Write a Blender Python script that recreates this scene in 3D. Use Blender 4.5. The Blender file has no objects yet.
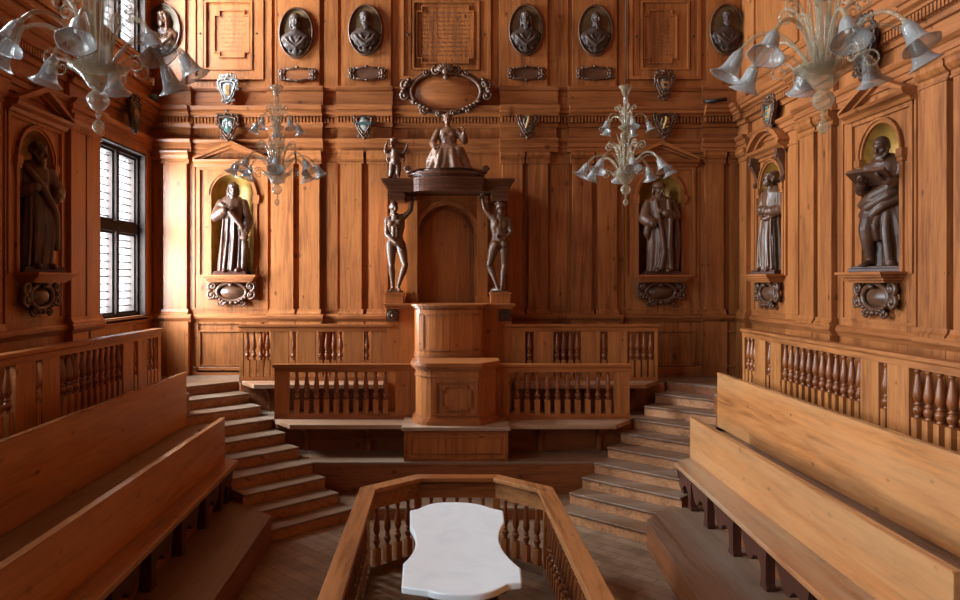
import bpy, bmesh, math, random
from mathutils import Vector, Matrix, noise as mnoise
random.seed(7)
sin, cos, pi = math.sin, math.cos, math.pi
SC = bpy.context.scene
COL = SC.collection
F, CX, CY, CZ = 730.0, 444.0, 281.0, 3.046      # focal length (px), principal point, eye height (m)
L1, L2, L3 = 0.58, 1.015, 1.45                  # heights of the three tiers
YB, XL, XR = 12.4, -4.95, 5.03                  # wall planes

# ------------------------------------------------------------------ materials
def _mat(name):
    m = bpy.data.materials.new(name); m.use_nodes = True
    nt = m.node_tree
    return m, nt, nt.nodes['Principled BSDF']

def wood(name, col, axis='Z', rough=.42, plank=0., dark=.55, light=1.25, knots=True, bump=.12, wear=None, spec=.42, cscale=1.):
    col = (col[0]*.80, col[1]*.68, col[2]*.57)
    m, nt, P = _mat(name); N = nt.nodes; L = nt.links
    g = N.new('ShaderNodeNewGeometry')
    mp = N.new('ShaderNodeMapping')
    s = {'X': (.07, 1, 1), 'Y': (1, .07, 1), 'Z': (1, 1, .07)}[axis]
    mp.inputs['Scale'].default_value = s
    L.new(g.outputs['Position'], mp.inputs['Vector'])
    n1 = N.new('ShaderNodeTexNoise'); n1.inputs['Scale'].default_value = 26 * cscale
    n1.inputs['Detail'].default_value = 6; n1.inputs['Roughness'].default_value = .62; n1.inputs['Distortion'].default_value = .6
    L.new(mp.outputs[0], n1.inputs['Vector'])
    n2 = N.new('ShaderNodeTexNoise'); n2.inputs['Scale'].default_value = 5 * cscale; n2.inputs['Detail'].default_value = 3
    L.new(mp.outputs[0], n2.inputs['Vector'])
    n3 = N.new('ShaderNodeTexNoise'); n3.inputs['Scale'].default_value = .9; n3.inputs['Detail'].default_value = 4
    L.new(g.outputs['Position'], n3.inputs['Vector'])
    def math_(op, a, b):
        q = N.new('ShaderNodeMath'); q.operation = op
        for i, v in enumerate((a, b)):
            if isinstance(v, (int, float)): q.inputs[i].default_value = v
            else: L.new(v, q.inputs[i])
        return q.outputs[0]
    f = math_('MULTIPLY', n1.outputs['Fac'], .5)
    f = math_('ADD', f, math_('MULTIPLY', n2.outputs['Fac'], .3))
    f = math_('ADD', f, math_('MULTIPLY', n3.outputs['Fac'], .2))
    if plank:
        sx = N.new('ShaderNodeSeparateXYZ'); L.new(g.outputs['Position'], sx.inputs[0])
        if axis == 'Z': q = math_('ADD', sx.outputs[0], sx.outputs[1])
        else: q = sx.outputs[2] if axis in 'XY' and plank < 0 else sx.outputs['XY'.index({'X': 'Y', 'Y': 'X'}[axis])]
        q = math_('FLOOR', math_('DIVIDE', q, abs(plank)), 0)
        w = N.new('ShaderNodeTexWhiteNoise'); w.noise_dimensions = '1D'; L.new(q, w.inputs['W'])
        f = math_('ADD', f, math_('MULTIPLY', math_('SUBTRACT', w.outputs['Value'], .5), .10))
    r = N.new('ShaderNodeValToRGB'); L.new(f, r.inputs[0])
    e = r.color_ramp.elements
    e[0].position = .385; e[0].color = (col[0]*dark, col[1]*dark*.9, col[2]*dark*.85, 1)
    e[1].position = .615; e[1].color = (min(1, col[0]*light), min(1, col[1]*light*1.04), min(1, col[2]*light*1.1), 1)
    q = e.new(.5); q.color = (*col, 1)
    out = r.outputs[0]
    if knots:
        v = N.new('ShaderNodeTexVoronoi'); v.inputs['Scale'].default_value = 1.; v.voronoi_dimensions = '2D'
        sk = N.new('ShaderNodeSeparateXYZ'); L.new(g.outputs['Position'], sk.inputs[0])
        cb = N.new('ShaderNodeCombineXYZ')
        along, ac1, ac2 = {'X': (0, 1, 2), 'Y': (1, 0, 2), 'Z': (2, 0, 1)}[axis]
        L.new(math_('MULTIPLY', sk.outputs[along], 1.7), cb.inputs[0])
        L.new(math_('MULTIPLY', math_('ADD', sk.outputs[ac1], sk.outputs[ac2]), 2.6), cb.inputs[1])
        L.new(cb.outputs[0], v.inputs['Vector'])
        sc_ = N.new('ShaderNodeSeparateColor'); L.new(v.outputs['Color'], sc_.inputs[0])
        kd = math_('DIVIDE', v.outputs['Distance'], math_('ADD', math_('MULTIPLY', math_('POWER', sc_.outputs[0], 2.), 1.1), .25))
        kr = N.new('ShaderNodeValToRGB'); L.new(kd, kr.inputs[0])
        kr.color_ramp.elements[0].position = .03; kr.color_ramp.elements[0].color = (.22, .14, .1, 1)
        kr.color_ramp.elements[1].position = .085; kr.color_ramp.elements[1].color = (1, 1, 1, 1)
        mx = N.new('ShaderNodeMix'); mx.data_type = 'RGBA'; mx.blend_type = 'MULTIPLY'; mx.inputs[0].default_value = .75
        L.new(out, mx.inputs[6]); L.new(kr.outputs[0], mx.inputs[7]); out = mx.outputs[2]
    if wear:
        n4 = N.new('ShaderNodeTexNoise'); n4.inputs['Scale'].default_value = 2.2; n4.inputs['Detail'].default_value = 7; n4.inputs['Roughness'].default_value = .7
        L.new(mp.outputs[0], n4.inputs['Vector'])
        wr = N.new('ShaderNodeValToRGB'); L.new(n4.outputs['Fac'], wr.inputs[0])
        wr.color_ramp.elements[0].position = .42; wr.color_ramp.elements[0].color = (0, 0, 0, 1)
        wr.color_ramp.elements[1].position = .66; wr.color_ramp.elements[1].color = (wear[3],)*3 + (1,)
        mx = N.new('ShaderNodeMix'); mx.data_type = 'RGBA'
        L.new(wr.outputs[0], mx.inputs[0]); L.new(out, mx.inputs[6]); mx.inputs[7].default_value = (*wear[:3], 1); out = mx.outputs[2]
    L.new(out, P.inputs['Base Color'])
    P.inputs['Roughness'].default_value = rough
    P.inputs['Specular IOR Level'].default_value = spec
    b = N.new('ShaderNodeBump'); b.inputs['Strength'].default_value = bump; b.inputs['Distance'].default_value = .01
    L.new(n1.outputs['Fac'], b.inputs['Height']); L.new(b.outputs[0], P.inputs['Normal'])
    return m

def plain(name, col, rough=.5, metal=0., var=.25, scale=8., spec=.5, bump=0.):
    m, nt, P = _mat(name); N = nt.nodes; L = nt.links
    t = N.new('ShaderNodeTexCoord'); n = N.new('ShaderNodeTexNoise'); n.inputs['Scale'].default_value = scale; n.inputs['Detail'].default_value = 5
    L.new(t.outputs['Object'], n.inputs['Vector'])
    r = N.new('ShaderNodeValToRGB'); L.new(n.outputs['Fac'], r.inputs[0])
    r.color_ramp.elements[0].position = .3; r.color_ramp.elements[0].color = (*[c*(1-var) for c in col], 1)
    r.color_ramp.elements[1].position = .7; r.color_ramp.elements[1].color = (*[min(1, c*(1+var)) for c in col], 1)
    L.new(r.outputs[0], P.inputs['Base Color'])
    P.inputs['Roughness'].default_value = rough; P.inputs['Metallic'].default_value = metal
    P.inputs['Specular IOR Level'].default_value = spec
    if bump:
        b = N.new('ShaderNodeBump'); b.inputs['Strength'].default_value = bump; b.inputs['Distance'].default_value = .01
        L.new(n.outputs['Fac'], b.inputs['Height']); L.new(b.outputs[0], P.inputs['Normal'])
    return m

M = {}
PINE = (.36, .136, .044)
M['panel'] = wood('wall_panelling_pine', PINE, 'Z', plank=.31, rough=.38)
M['panel_x'] = wood('horizontal_pine_x', (.335, .124, .042), 'X', rough=.38)
M['panel_y'] = wood('horizontal_pine_y', (.335, .124, .042), 'Y', rough=.38)
M['rail_x'] = wood('rail_pine_x', (.38, .143, .047), 'X', rough=.38, knots=False)
M['rail_y'] = wood('rail_pine_y', (.41, .163, .056), 'Y', rough=.38, knots=False)
M['post'] = wood('post_pine', (.45, .19, .066), 'Z', rough=.38)
M['turned'] = wood('turned_walnut', (.27, .092, .033), 'Z', rough=.33, knots=False)
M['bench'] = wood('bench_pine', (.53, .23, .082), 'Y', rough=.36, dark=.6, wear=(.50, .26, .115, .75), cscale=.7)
M['cap'] = wood('polished_top_edge', (.56, .30, .14), 'Y', rough=.2, spec=.6, knots=False, bump=.02)
M['seat'] = wood('worn_bench_seat', (.40, .185, .085), 'Y', rough=.36, wear=(.42, .30, .19, .9), cscale=.8)
M['encl'] = wood('enclosure_pine', (.50, .235, .095), 'Y', rough=.4, knots=True, cscale=.9)
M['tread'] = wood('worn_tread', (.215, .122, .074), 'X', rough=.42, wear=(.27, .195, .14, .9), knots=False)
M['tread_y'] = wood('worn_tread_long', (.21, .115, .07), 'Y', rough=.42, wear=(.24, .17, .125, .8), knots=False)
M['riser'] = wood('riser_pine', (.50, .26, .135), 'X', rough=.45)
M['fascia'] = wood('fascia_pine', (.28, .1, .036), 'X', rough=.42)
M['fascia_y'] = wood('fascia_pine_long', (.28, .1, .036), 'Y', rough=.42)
M['pulpit'] = wood('pulpit_pine', (.43, .163, .052), 'Z', rough=.3, dark=.7)
M['darkmould'] = wood('dark_moulding', (.11, .042, .022), 'X', rough=.32, knots=False)
M['darkleg'] = wood('dark_leg', (.075, .026, .018), 'Z', rough=.4, knots=False)
M['statue'] = plain('dark_statue_wood', (.07, .029, .016), rough=.36, spec=.4, var=.35, scale=5)
M['flesh'] = plain('brown_statue_wood', (.10, .042, .021), rough=.34, spec=.4, var=.3, scale=6)
M['paleface'] = plain('light_statue_wood', (.15, .068, .038), rough=.36, spec=.4, var=.25, scale=6)
M['carve'] = plain('carved_walnut', (.085, .034, .017), rough=.38, spec=.4, var=.4, scale=9)
M['bronze'] = plain('dark_bust_wood', (.045, .024, .017), rough=.5, spec=.3, var=.4, scale=9)
M['medal'] = plain('medallion_ground', (.12, .072, .032), rough=.4, var=.3, scale=7)
M['gilt'] = plain('gilt_niche', (.43, .225, .05), rough=.4, metal=.3, var=.35, scale=6)
M['silver'] = plain('silvered_wood', (.22, .19, .175), rough=.35, var=.4, scale=14)
M['iron'] = plain('dark_iron', (.035, .03, .028), rough=.5, metal=.6)
M['lead'] = plain('lead_bar', (.16, .16, .17), rough=.6)
M['winframe'] = plain('dark_window_wood', (.018, .011, .009), rough=.8, spec=.15)
M['white'] = plain('white_plastic', (.8, .8, .78), rough=.4, var=.03)
M['blue'] = plain('blue_plastic', (.04, .13, .22), rough=.35, var=.1)
M['ink'] = plain('engraved_letters', (.20, .075, .03), rough=.6, var=.2)
M['bulb'] = plain('milky_bulb', (.8, .78, .74), rough=.3, var=.05)
for k, c in dict(p_white=(.46, .46, .48), p_blue=(.08, .17, .36), p_gold=(.40, .24, .06), p_green=(.05, .10, .08), p_red=(.32, .05, .035),
                 p_black=(.03, .025, .025), p_teal=(.045, .075, .075), p_ochre=(.28, .15, .06), p_grey=(.27, .25, .24)).items():
    M[k] = plain('painted_' + k[2:], c, rough=.35, var=.3, scale=20)

def floor_mat():
    m, nt, P = _mat('parquet_floor'); N = nt.nodes; L = nt.links
    g = N.new('ShaderNodeNewGeometry'); mp = N.new('ShaderNodeMapping'); mp.inputs['Rotation'].default_value = (0, 0, pi/4)
    L.new(g.outputs['Position'], mp.inputs[0])
    br = N.new('ShaderNodeTexBrick'); br.inputs['Scale'].default_value = 1.; br.offset = .5
    br.inputs['Brick Width'].default_value = .62; br.inputs['Row Height'].default_value = .155; br.inputs['Mortar Size'].default_value = .004
    br.inputs['Color1'].default_value = (.20, .125, .077, 1); br.inputs['Color2'].default_value = (.28, .18, .115, 1); br.inputs['Mortar'].default_value = (.05, .03, .02, 1)
    L.new(mp.outputs[0], br.inputs['Vector'])
    n = N.new('ShaderNodeTexNoise'); n.inputs['Scale'].default_value = 3; n.inputs['Detail'].default_value = 8; n.inputs['Roughness'].default_value = .7
    L.new(g.outputs['Position'], n.inputs['Vector'])
    r = N.new('ShaderNodeValToRGB'); L.new(n.outputs['Fac'], r.inputs[0])
    r.color_ramp.elements[0].position = .3; r.color_ramp.elements[0].color = (.6, .55, .5, 1)
    r.color_ramp.elements[1].position = .7; r.color_ramp.elements[1].color = (1.25, 1.25, 1.25, 1)
    mx = N.new('ShaderNodeMix'); mx.data_type = 'RGBA'; mx.blend_type = 'MULTIPLY'; mx.inputs[0].default_value = 1
    L.new(br.outputs['Color'], mx.inputs[6]); L.new(r.outputs[0], mx.inputs[7]); L.new(mx.outputs[2], P.inputs['Base Color'])
    P.inputs['Roughness'].default_value = .38
    return m
M['floor'] = floor_mat()

def marble_mat():
    m, nt, P = _mat('white_marble'); N = nt.nodes; L = nt.links
    t = N.new('ShaderNodeTexCoord'); n = N.new('ShaderNodeTexNoise'); n.inputs['Scale'].default_value = 2.4; n.inputs['Detail'].default_value = 9; n.inputs['Distortion'].default_value = 1.6
    L.new(t.outputs['Object'], n.inputs['Vector'])
    r = N.new('ShaderNodeValToRGB'); L.new(n.outputs['Fac'], r.inputs[0])
    r.color_ramp.elements[0].position = .22; r.color_ramp.elements[0].color = (.80, .88, .93, 1)
    r.color_ramp.elements[1].position = .52; r.color_ramp.elements[1].color = (.90, .96, .985, 1)
    L.new(r.outputs[0], P.inputs['Base Color']); P.inputs['Roughness'].default_value = .32
    return m
M['marble'] = marble_mat()

def glass_mat(name, col, fac, rough=.12):
    m, nt, P = _mat(name); N = nt.nodes; L = nt.links
    P.inputs['Base Color'].default_value = (*col, 1); P.inputs['Roughness'].default_value = rough; P.inputs['Specular IOR Level'].default_value = .8
    tr = N.new('ShaderNodeBsdfTransparent'); tr.inputs[0].default_value = (.93, .93, .92, 1)
    lw = N.new('ShaderNodeLayerWeight'); lw.inputs[0].default_value = .45
    mr = N.new('ShaderNodeMapRange'); mr.inputs['To Min'].default_value = fac; mr.inputs['To Max'].default_value = min(1, fac + .5)
    L.new(lw.outputs['Facing'], mr.inputs['Value'])
    mx = N.new('ShaderNodeMixShader'); L.new(mr.outputs[0], mx.inputs[0]); L.new(tr.outputs[0], mx.inputs[1]); L.new(P.outputs[0], mx.inputs[2])
    L.new(mx.outputs[0], N['Material Output'].inputs['Surface'])
    return m
M['glass'] = glass_mat('smoky_blown_glass', (.38, .30, .195), .20)
M['shade'] = glass_mat('frosted_bell_glass', (.34, .325, .315), .30, .14)

def emit(name, col, s):
    m = bpy.data.materials.new(name); m.use_nodes = True; nt = m.node_tree
    nt.nodes.clear(); e = nt.nodes.new('ShaderNodeEmission'); e.inputs[0].default_value = (*col, 1); e.inputs[1].default_value = s
    o = nt.nodes.new('ShaderNodeOutputMaterial'); nt.links.new(e.outputs[0], o.inputs[0]); return m

# ------------------------------------------------------------------ mesh builder
ORG = {}
def W3(o):
    return ORG.get(o.name, Vector((0, 0, 0)))

class MB:
    def __init__(s, mp=None):
        s.v = []; s.f = []; s.mp = mp; s.sm = []
    def add(s, vs, fs, smooth=False):
        b = len(s.v)
        s.v += [tuple(s.mp(*p)) if s.mp else tuple(p) for p in vs]
        s.f += [tuple(b+i for i in f) for f in fs]; s.sm += [smooth]*len(fs)
        return s
    def box(s, x0, x1, y0, y1, z0, z1):
        x0, x1 = sorted((x0, x1)); y0, y1 = sorted((y0, y1)); z0, z1 = sorted((z0, z1))
        return s.add([(x0,y0,z0),(x1,y0,z0),(x1,y1,z0),(x0,y1,z0),(x0,y0,z1),(x1,y0,z1),(x1,y1,z1),(x0,y1,z1)],
              [(0,3,2,1),(4,5,6,7),(0,1,5,4),(1,2,6,5),(2,3,7,6),(3,0,4,7)])
    def prism(s, poly, z0, z1):                      # polygon in xy, vertical
        n = len(poly)
        vs = [(p[0], p[1], z0) for p in poly] + [(p[0], p[1], z1) for p in poly]
        return s.add(vs, [tuple(range(n))[::-1], tuple(range(n, 2*n))] + [(i, (i+1) % n, n+(i+1) % n, n+i) for i in range(n)])
    def ext_u(s, prof, u0, u1):                      # profile (y,z) swept along x
        n = len(prof)
        vs = [(u0, p[0], p[1]) for p in prof] + [(u1, p[0], p[1]) for p in prof]
        return s.add(vs, [tuple(range(n)), tuple(range(n, 2*n))[::-1]] + [(i, n+i, n+(i+1) % n, (i+1) % n) for i in range(n)])
    def ext_d(s, poly, d0, d1):                      # polygon (x,z) thick along y
        n = len(poly)
        vs = [(p[0], d0, p[1]) for p in poly] + [(p[0], d1, p[1]) for p in poly]
        return s.add(vs, [tuple(range(n)), tuple(range(n, 2*n))[::-1]] + [(i, n+i, n+(i+1) % n, (i+1) % n) for i in range(n)])
    def ring_poly(s, outer, inner, d0, d1, closed=True):   # frame between two (x,z) outlines of equal length
        n = len(outer); vs = []
        for P, d in ((outer, d0), (outer, d1), (inner, d1), (inner, d0)):
            vs += [(p[0], d, p[1]) for p in P]
        fs = []
        for i in range(n if closed else n-1):
            j = (i+1) % n
            for a in range(4):
                b = (a+1) % 4
                fs.append((a*n+i, a*n+j, b*n+j, b*n+i))
        if not closed:
            fs += [(0, n, 2*n, 3*n), (n-1, 4*n-1, 3*n-1, 2*n-1)]
        return s.add(vs, fs)
    def lathe(s, prof, c=(0,0,0), seg=16, axis=None, ruffle=None, a0=0., a1=2*pi, sq=None):
        full = abs(a1-a0-2*pi) < 1e-6
        m = seg if full else seg+1
        vs = []; R = axis
        for k, (r, z) in enumerate(prof):
            for i in range(m):
                a = a0+(a1-a0)*i/seg
                rr = r
                if ruffle: rr = r*(1+ruffle(k/(len(prof)-1), a))
                p = Vector((rr*cos(a), rr*sin(a), z))
                if R: p = R @ p
                vs.append((p.x+c[0], p.y+c[1], p.z+c[2]))
        fs = []
        for k in range(len(prof)-1):
            for i in range(seg if not full else m):
                j = (i+1) % m if full else i+1
                fs.append((k*m+i, k*m+j, (k+1)*m+j, (k+1)*m+i))
        s.add(vs, fs, True)
        if full:
            if prof[0][0] > 1e-5: s.add([vs[i] for i in range(m)], [tuple(range(m))[::-1]]) if not s.mp else None
            if prof[-1][0] > 1e-5 and not ruffle: s.add([vs[(len(prof)-1)*m+i] for i in range(m)], [tuple(range(m))]) if not s.mp else None
        return s
    def tube(s, pts, rad, seg=8, cap=True, closed=False, flat=1.):
        pts = [Vector(p) for p in pts]; n = len(pts)
        if not hasattr(rad, '__len__'): rad = [rad]*n
        vs = []; up = None
        for i, p in enumerate(pts):
            t = (pts[(i+1) % n]-pts[i-1]) if closed or 0 < i < n-1 else (pts[1]-pts[0] if i == 0 else pts[-1]-pts[-2])
            if t.length < 1e-9: t = Vector((0,0,1))
            t.normalize()
            if up is None:
                up = t.orthogonal().normalized()
            up = (up - t*up.dot(t))
            if up.length < 1e-6: up = t.orthogonal()
            up.normalize(); w = t.cross(up)
            for k in range(seg):
                a = 2*pi*k/seg
                q = p+(up*cos(a)+w*sin(a)*flat)*rad[i]
                vs.append(tuple(q))
        fs = []
        for i in range(n if closed else n-1):
            j = (i+1) % n
            for k in range(seg):
                k2 = (k+1) % seg
                fs.append((i*seg+k, i*seg+k2, j*seg+k2, j*seg+k))
        if cap and not closed:
            fs += [tuple(range(seg))[::-1], tuple((n-1)*seg+k for k in range(seg))]
        return s.add(vs, fs, True)
    def ball(s, c, r, rot=None, seg=12, rings=8):
        if not hasattr(r, '__len__'): r = (r, r, r)
        vs = [(0, 0, 1)]
        for i in range(1, rings):
            t = pi*i/rings
            for k in range(seg):
                a = 2*pi*k/seg; vs.append((sin(t)*cos(a), sin(t)*sin(a), cos(t)))
        vs.append((0, 0, -1)); out = []
        for p in vs:
            q = Vector((p[0]*r[0], p[1]*r[1], p[2]*r[2]))
            if rot: q = rot @ q
            out.append((q.x+c[0], q.y+c[1], q.z+c[2]))
        fs = [(0, 1+k, 1+(k+1) % seg) for k in range(seg)]
        for i in range(rings-2):
            for k in range(seg):
                a = 1+i*seg; b = a+seg; k2 = (k+1) % seg
                fs.append((a+k, b+k, b+k2, a+k2))
        a = 1+(rings-2)*seg; e = len(vs)-1
        fs += [(a+k, e, a+(k+1) % seg) for k in range(seg)]
        return s.add(out, fs, True)
    def mesh(s, name, mat, org=Vector((0,0,0)), fix=True):
        me = bpy.data.meshes.new(name)
        me.from_pydata([(v[0]-org.x, v[1]-org.y, v[2]-org.z) for v in s.v], [], s.f)
        me.polygons.foreach_set('use_smooth', s.sm)
        if fix:
            bm = bmesh.new(); bm.from_mesh(me); bmesh.ops.recalc_face_normals(bm, faces=bm.faces); bm.to_mesh(me); bm.free()
        me.materials.append(mat); me.update(); return me
    def build(s, name, mat, parent=None, bevel=0., local=False, fix=True):
        org = Vector((0,0,0))
        if parent is not None and not local: org = W3(parent)
        o = bpy.data.objects.new(name, s.mesh(name, mat, org, fix)); COL.objects.link(o)
        if parent is not None: o.parent = parent
        ORG[o.name] = org.copy() if not local else Vector((0,0,0))
        if bevel:
            md = o.modifiers.new('edge', 'BEVEL'); md.width = bevel; md.segments = 2; md.limit_method = 'ANGLE'; md.angle_limit = .6
        return o

def thing(name, label, cat, loc=(0,0,0), rz=0, group=None):
    o = bpy.data.objects.new(name, None); COL.objects.link(o); o.empty_display_size = .1
    o.location = loc; o.rotation_euler = (0, 0, rz)
    o['label'] = label; o['category'] = cat
    if group: o['group'] = group
    ORG[o.name] = Vector(loc); return o
def tag(o, label, cat, group=None):
    o['label'] = label; o['category'] = cat
    if group: o['group'] = group
    return o
def copy_tree(o, parent=None):
    c = o.copy(); COL.objects.link(c)
    if parent is not None: c.parent = parent
    for ch in list(o.children): copy_tree(ch, c)
    return c
def struct(o):
    o['kind'] = 'structure'; return o
def linked(name, me, parent, loc, rz=0.):
    o = bpy.data.objects.new(name, me); COL.objects.link(o); o.parent = parent; o.location = Vector(loc)-W3(parent); o.rotation_euler = (0, 0, rz)
    return o

# point on a wall plane (measured from the survey of the photograph)
def bx(px, Y=YB): return (px-CX)*Y/F
def bz(py, Y=YB): return CZ+(CY-py)*Y/F
def sy(px, X): return X*F/(px-CX)

class Wall:
    def __init__(s, side):
        s.side = side
    def __call__(s, u, d, z):
        if s.side == 'back': return (u, YB-d, z)
        if s.side == 'left': return (XL+d, u, z)
        if s.side == 'right': return (XR-d, u, z)
        return (u, YF+d, z)
YF = -1.6
HC = 9.6                                            # ceiling height
WB, WL, WR, WF = Wall('back'), Wall('left'), Wall('right'), Wall('front')
# ------------------------------------------------------------------ the room
def arch_pts(uc, h, zs, n=18, a0=0., a1=pi):
    return [(uc+h*cos(a0+(a1-a0)*i/n), zs+h*sin(a0+(a1-a0)*i/n)) for i in range(n+1)]

def skin(mb, u0, u1, z0, z1, ops, jamb=.3):
    cols = {}
    for o in ops: cols.setdefault((o['u0'], o['u1']), []).append(o)
    def quad(a, b, c, d): mb.add([(a, 0, c), (b, 0, c), (b, 0, d), (a, 0, d)], [(0, 1, 2, 3)])
    u = u0
    for (a, b) in sorted(cols):
        if a > u: quad(u, a, z0, z1)
        z = z0
        for o in sorted(cols[(a, b)], key=lambda q: q['z0']):
            quad(a, b, z, o['z0'])
            if o['kind'] == 'rect':
                z = o['z1']
                for P in (((a, o['z0']), (a, o['z1'])), ((b, o['z0']), (b, o['z1'])), ((a, o['z0']), (b, o['z0'])), ((a, o['z1']), (b, o['z1']))):
                    (p, q), (r, s_) = P
                    mb.add([(p, 0, q), (r, 0, s_), (r, -jamb, s_), (p, -jamb, q)], [(0, 1, 2, 3)])
            else:
                h = (b-a)/2; zs = o['z1']-h; top = o['z1']+.05
                ar = arch_pts((a+b)/2, h, zs)[::-1]
                n = len(ar)
                mb.add([(p[0], 0, p[1]) for p in ar]+[(p[0], 0, top) for p in ar], [(i, i+1, n+i+1, n+i) for i in range(n-1)])
                z = top
        quad(a, b, z, z1)
        u = b
    if u < u1: quad(u, u1, z0, z1)

def niche_shell(W, uc, h, z0, z1, parent):
    mb = MB(W); zs = z1-h; n = 16; k = .95
    vs = []; m = 8
    rows = [z0, zs]
    for z in rows: vs += [(uc+h*cos(pi*i/n), -h*k*sin(pi*i/n), z) for i in range(n+1)]
    for t in range(1, m+1):
        e = pi/2*t/m
        vs += [(uc+h*cos(pi*i/n)*cos(e), -h*k*sin(pi*i/n)*cos(e), zs+h*sin(e)) for i in range(n+1)]
    R = m+2
    mb.add(vs, [(r*(n+1)+i, r*(n+1)+i+1, (r+1)*(n+1)+i+1, (r+1)*(n+1)+i) for r in range(R-1) for i in range(n)], True)
    mb.add([(uc+h*cos(pi*i/n), -h*k*sin(pi*i/n), z0) for i in range(n+1)], [tuple(range(n+1))])
    return mb.build('gilded_niche', M['gilt'], parent)

def frame_strip(mb, u0, u1, z0, z1, w=.025, d0=0., d1=.022):
    mb.ring_poly([(u0, z0), (u1, z0), (u1, z1), (u0, z1)], [(u0+w, z0+w), (u1-w, z0+w), (u1-w, z1-w), (u0+w, z1-w)], d0, d1)

Z_DB, Z_DC, Z_CB, Z_CT, Z_AT, Z_FT, Z_CO, Z_A0, Z_AC = 2.35, 2.49, 5.06, 5.237, 5.44, 5.66, 5.967, 6.25, 6.325
ARCHI = [(-.01, 5.22), (.03, 5.22), (.03, 5.29), (.05, 5.30), (.05, 5.37), (.075, 5.385), (.10, 5.42), (.10, 5.44), (-.01, 5.44)]
CORN = [(-.01, 5.64), (.04, 5.64), (.06, 5.695), (.075, 5.70), (.075, 5.80), (.14, 5.805), (.15, 5.83), (.20, 5.86), (.20, 5.905), (.225, 5.915), (.25, 5.967), (-.01, 5.967)]
ATTIC = [(-.01, 5.96), (.03, 5.96), (.03, 6.245), (.055, 6.26), (.075, 6.30), (.075, 6.322), (-.01, 6.33)]
DADO = [(-.01, 2.35), (.02, 2.35), (.035, 2.38), (.06, 2.42), (.06, 2.455), (.03, 2.49), (-.01, 2.49)]
CAPIT = [(-.01, 5.03), (.015, 5.03), (.015, 5.05), (.0, 5.055), (.0, 5.10), (.03, 5.12), (.06, 5.165), (.06, 5.21), (.075, 5.237), (-.01, 5.237)]
def sh(prof, d): return [(p[0] + (d if p[0] > 0-.005 else 0), p[1]) for p in prof]

def entablature(W, wall, u0, u1, breaks, along):
    hm = M['panel_x'] if along == 'x' else M['panel_y']
    for nm, prof in (('architrave', ARCHI), ('cornice', CORN), ('attic_course', ATTIC), ('dado_rail', DADO)):
        mb = MB(W); mb.ext_u(prof, u0, u1)
        for a, b in breaks: mb.ext_u(sh(prof, .075), a, b)
        mb.build(nm, hm, wall)
    mb = MB(W)
    for a, b in breaks: mb.box(a+.02, b-.02, -.01, .07, 5.43, 5.65)
    if breaks: mb.build('frieze_block', hm, wall)
    mb = MB(W); p = .056; u = u0+.02
    while u < u1-.03:
        d = .12 + (.075 if any(a-.0 <= u+.015 <= b for a, b in breaks) else 0)
        mb.box(u, u+.033, .06, d+.012, 5.705, 5.795); u += p
    mb.build('dentil_course', hm, wall)
    mb = MB(W); mb.ext_u([(-.01, L3), (.03, L3), (.03, L3+.13), (.015, L3+.15), (-.01, L3+.15)], u0, u1); mb.build('base_board', hm, wall)

def pilaster(W, wall, u0, u1, d=.075):
    mb = MB(W)
    mb.box(u0, u1, -.01, d, 2.55, 5.06)
    mb.ext_u(sh(CAPIT, d), u0-.035, u1+.035)
    mb.ext_u(sh([(-.01, 2.45), (.045, 2.45), (.045, 2.5), (.02, 2.53), (.012, 2.57), (-.01, 2.57)], d), u0-.03, u1+.03)
    mb.box(u0-.045, u1+.045, -.01, d+.045, L3, 2.36)
    return mb.build('pilaster', M['panel'], wall)

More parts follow.
